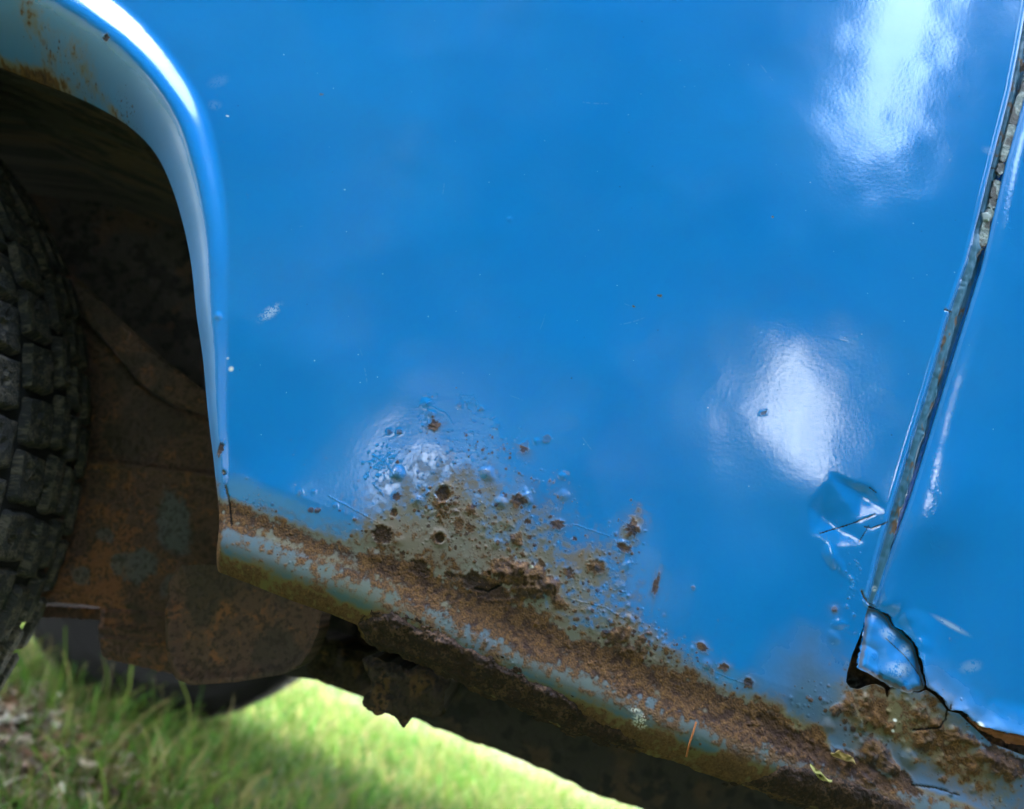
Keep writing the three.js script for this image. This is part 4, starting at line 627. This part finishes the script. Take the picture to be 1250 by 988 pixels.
// small things caught on the metal
{
  const tube = (pts, rad) => new THREE.TubeGeometry(new THREE.CatmullRomCurve3(pts), 24, rad, 6);
  const on = (px, py, up) => { const [x, y] = mm(px, py); return new THREE.Vector3(x / 1000, y / 1000, (wingH(x, y) + up) / 1000); };
  const st = part('dry_stalk', tube([on(851, 882, 0.9), on(847, 895, 0.8), on(843, 910, 1), on(842, 928, 0.9)], 0.0005), new THREE.MeshStandardMaterial({ color: new THREE.Color().setRGB(0.3, 0.1, 0.03), roughness: 0.8 }), scene);
  tag(st, 'thin orange dry stalk clinging to the rusty foot of the wing', 'stalk');
  const leafGeo = (px, py, L, W, a, seed) => { const g = new THREE.PlaneGeometry(L, W, 12, 6), p = g.attributes.position; for (let i = 0; i < p.count; i++) { const t = p.getX(i) / L * 2; p.setY(i, p.getY(i) * (1 - 0.8 * t * t) + 0.001 * Math.sin(t * 3 + seed)); p.setZ(i, 0.0012 * Math.sin(t * 5 + seed) + 0.0009 * Math.cos(p.getY(i) * 2500)); } g.rotateX(0.5); g.rotateZ(a); const q = on(px, py, 2.4); g.translate(q.x, q.y, q.z); g.computeVertexNormals(); return g; };
  const lm = (c) => new THREE.MeshStandardMaterial({ color: new THREE.Color().setRGB(...c), roughness: 0.75, side: THREE.DoubleSide });
  tag(part('dead_leaf', leafGeo(1032, 926, 0.013, 0.0045, -0.1, 1), lm([0.28, 0.19, 0.07]), scene), 'curled tan dead leaf scrap on the crusted foot below the hole', 'leaf');
  tag(part('dead_leaf_001', leafGeo(1002, 946, 0.012, 0.003, -0.2, 4), lm([0.22, 0.2, 0.06]), scene), 'narrow olive dead leaf scrap near the lower edge, left of the tan scrap', 'leaf');
}
// ------------------------------------------------------------------ unseen trees and bushes, added to block sky and shape the gaps the paint mirrors
{
  const leafM = new THREE.MeshStandardMaterial({ color: new THREE.Color().setRGB(0.03, 0.055, 0.018), roughness: 0.95, side: THREE.DoubleSide }), bark = new THREE.MeshStandardMaterial({ ...darkSkin, roughness: 0.95 });
  function foliage(seed, n, rx, y0, y1, rz) {           // leaves through a rounded block, denser towards its skin
    const r = rng(seed), pos = [], idx = [], q = new THREE.Quaternion(), v = new THREE.Vector3(), e = new THREE.Euler();
    for (let k = 0; k < n; k++) {
      let a, b, c, t = 9; while (t > 1) { a = r() * 2 - 1; b = r() * 2 - 1; c = r() * 2 - 1; t = a ** 6 + b ** 6 + c ** 2; }
      const wob = 1 + 0.22 * (n2(b * 3 + seed, c * 2 + 9) - 0.5), top = 1 + 0.16 * (n2(a * 3 + seed + 20, c * 3) - 0.5), cx = a * rx * wob, cy = (y0 + y1) / 2 + b * top * (y1 - y0) / 2, cz = c * rz, L = lerp(0.1, 0.22, r());
      q.setFromEuler(e.set(r() * 6, r() * 6, r() * 6)); const i = pos.length / 3;
      for (const [x, y] of [[-0.5, 0], [0, -0.3], [0.5, 0], [0, 0.3]]) { v.set(x * L, y * L, 0).applyQuaternion(q); pos.push(cx + v.x, cy + v.y, cz + v.z); }
      idx.push(i, i + 1, i + 2, i, i + 2, i + 3);
    }
    const g = new THREE.BufferGeometry(); g.setAttribute('position', new THREE.Float32BufferAttribute(pos, 3)); g.setIndex(idx); g.computeVertexNormals(); return g;
  }
  // [kind, label, x, z, half width, foot of the crown, top, leaves]
  const list = [
    ['tree', 'tall broad unseen tree added to mirror dark in the middle of the blue panel', -0.3, 4.2, 1.36, 0.96, 8.6, 30000],
    ['tree', 'tall unseen tree added to mirror dark along the blue door beyond the seam', 2.9, 4.0, 1.35, 0.3, 7.4, 26000],
    ['tree', 'small unseen tree added to mirror dark between the two bright patches of the panel', 1.5, 4.7, 0.75, 2.95, 4.5, 6500],
    ['tree', 'tall unseen tree added to mirror dark beside the wheel arch', -3.0, 3.6, 1.85, 0.3, 8.4, 34000],
    ['tree', 'dense unseen tree added ahead of the car to block sky, opposite the wheel', -5.8, 2.4, 1.6, 0.3, 7.5, 13000],
    ['tree', 'dense unseen tree added to block sky opposite the rear of the car', 5.9, 2.2, 1.5, 0.3, 7.5, 13000],
    ['tree', 'dense unseen tree added to block sun and sky behind the rear of the car', 6.8, -1.1, 1.4, 0.3, 8.6, 14000],
    ['tree', 'dense unseen tree added to block sky opposite the rear door, nearer the camera than the tree behind the rear', 6.7, 0.9, 1.3, 0.3, 4.4, 9000],
    ['tree', 'slim dense unseen tree added to block sky between the trees opposite the doors', 4.7, 3.3, 0.8, 0.3, 7, 9000],
    ['bush', 'low unseen bush added to mirror dark under the bright patch beside the dent', 1.35, 4.0, 0.75, 0.05, 1.72, 6500],
    ['bush', 'low unseen bush added to mirror dark in the blue paint right of the rust blisters', 0.0, 3.9, 0.53, 0.05, 1.3, 4400],
    ['bush', 'low unseen bush added to mirror dark in the blue paint left of the rust blisters', -1.56, 3.9, 0.58, 0.05, 1.3, 4600],
    ['bush', 'clipped low unseen bush added to mirror dark under the glint above the rust blisters', -0.72, 4.3, 0.45, 0.05, 0.5, 1900]];
  const count = {};
  list.forEach(([kind, label, x, z, rx, y0, y1, n], i) => {
    const o = new THREE.Group(), k = count[kind] = (count[kind] ?? -1) + 1; o.name = kind + (k ? '_' + String(k).padStart(3, '0') : ''); scene.add(o); o.position.set(x, 0, z);
    tag(o, label, kind, kind === 'tree' ? 'unseen trees added around the car' : 'unseen bushes added opposite the car');
    part('crown', foliage(300 + i * 7, n, rx, y0, y1, kind === 'tree' ? (x > 6 ? 1.1 : 0.8) : 0.4), leafM, o);
    part('trunk', new THREE.CylinderGeometry(kind === 'tree' ? 0.05 : 0.015, kind === 'tree' ? 0.11 : 0.03, y0 + (y1 - y0) * 0.5, 14, 4).translate(0, (y0 + (y1 - y0) * 0.5) / 2, 0), bark, o);
  });
}
renderer.render(scene, camera);
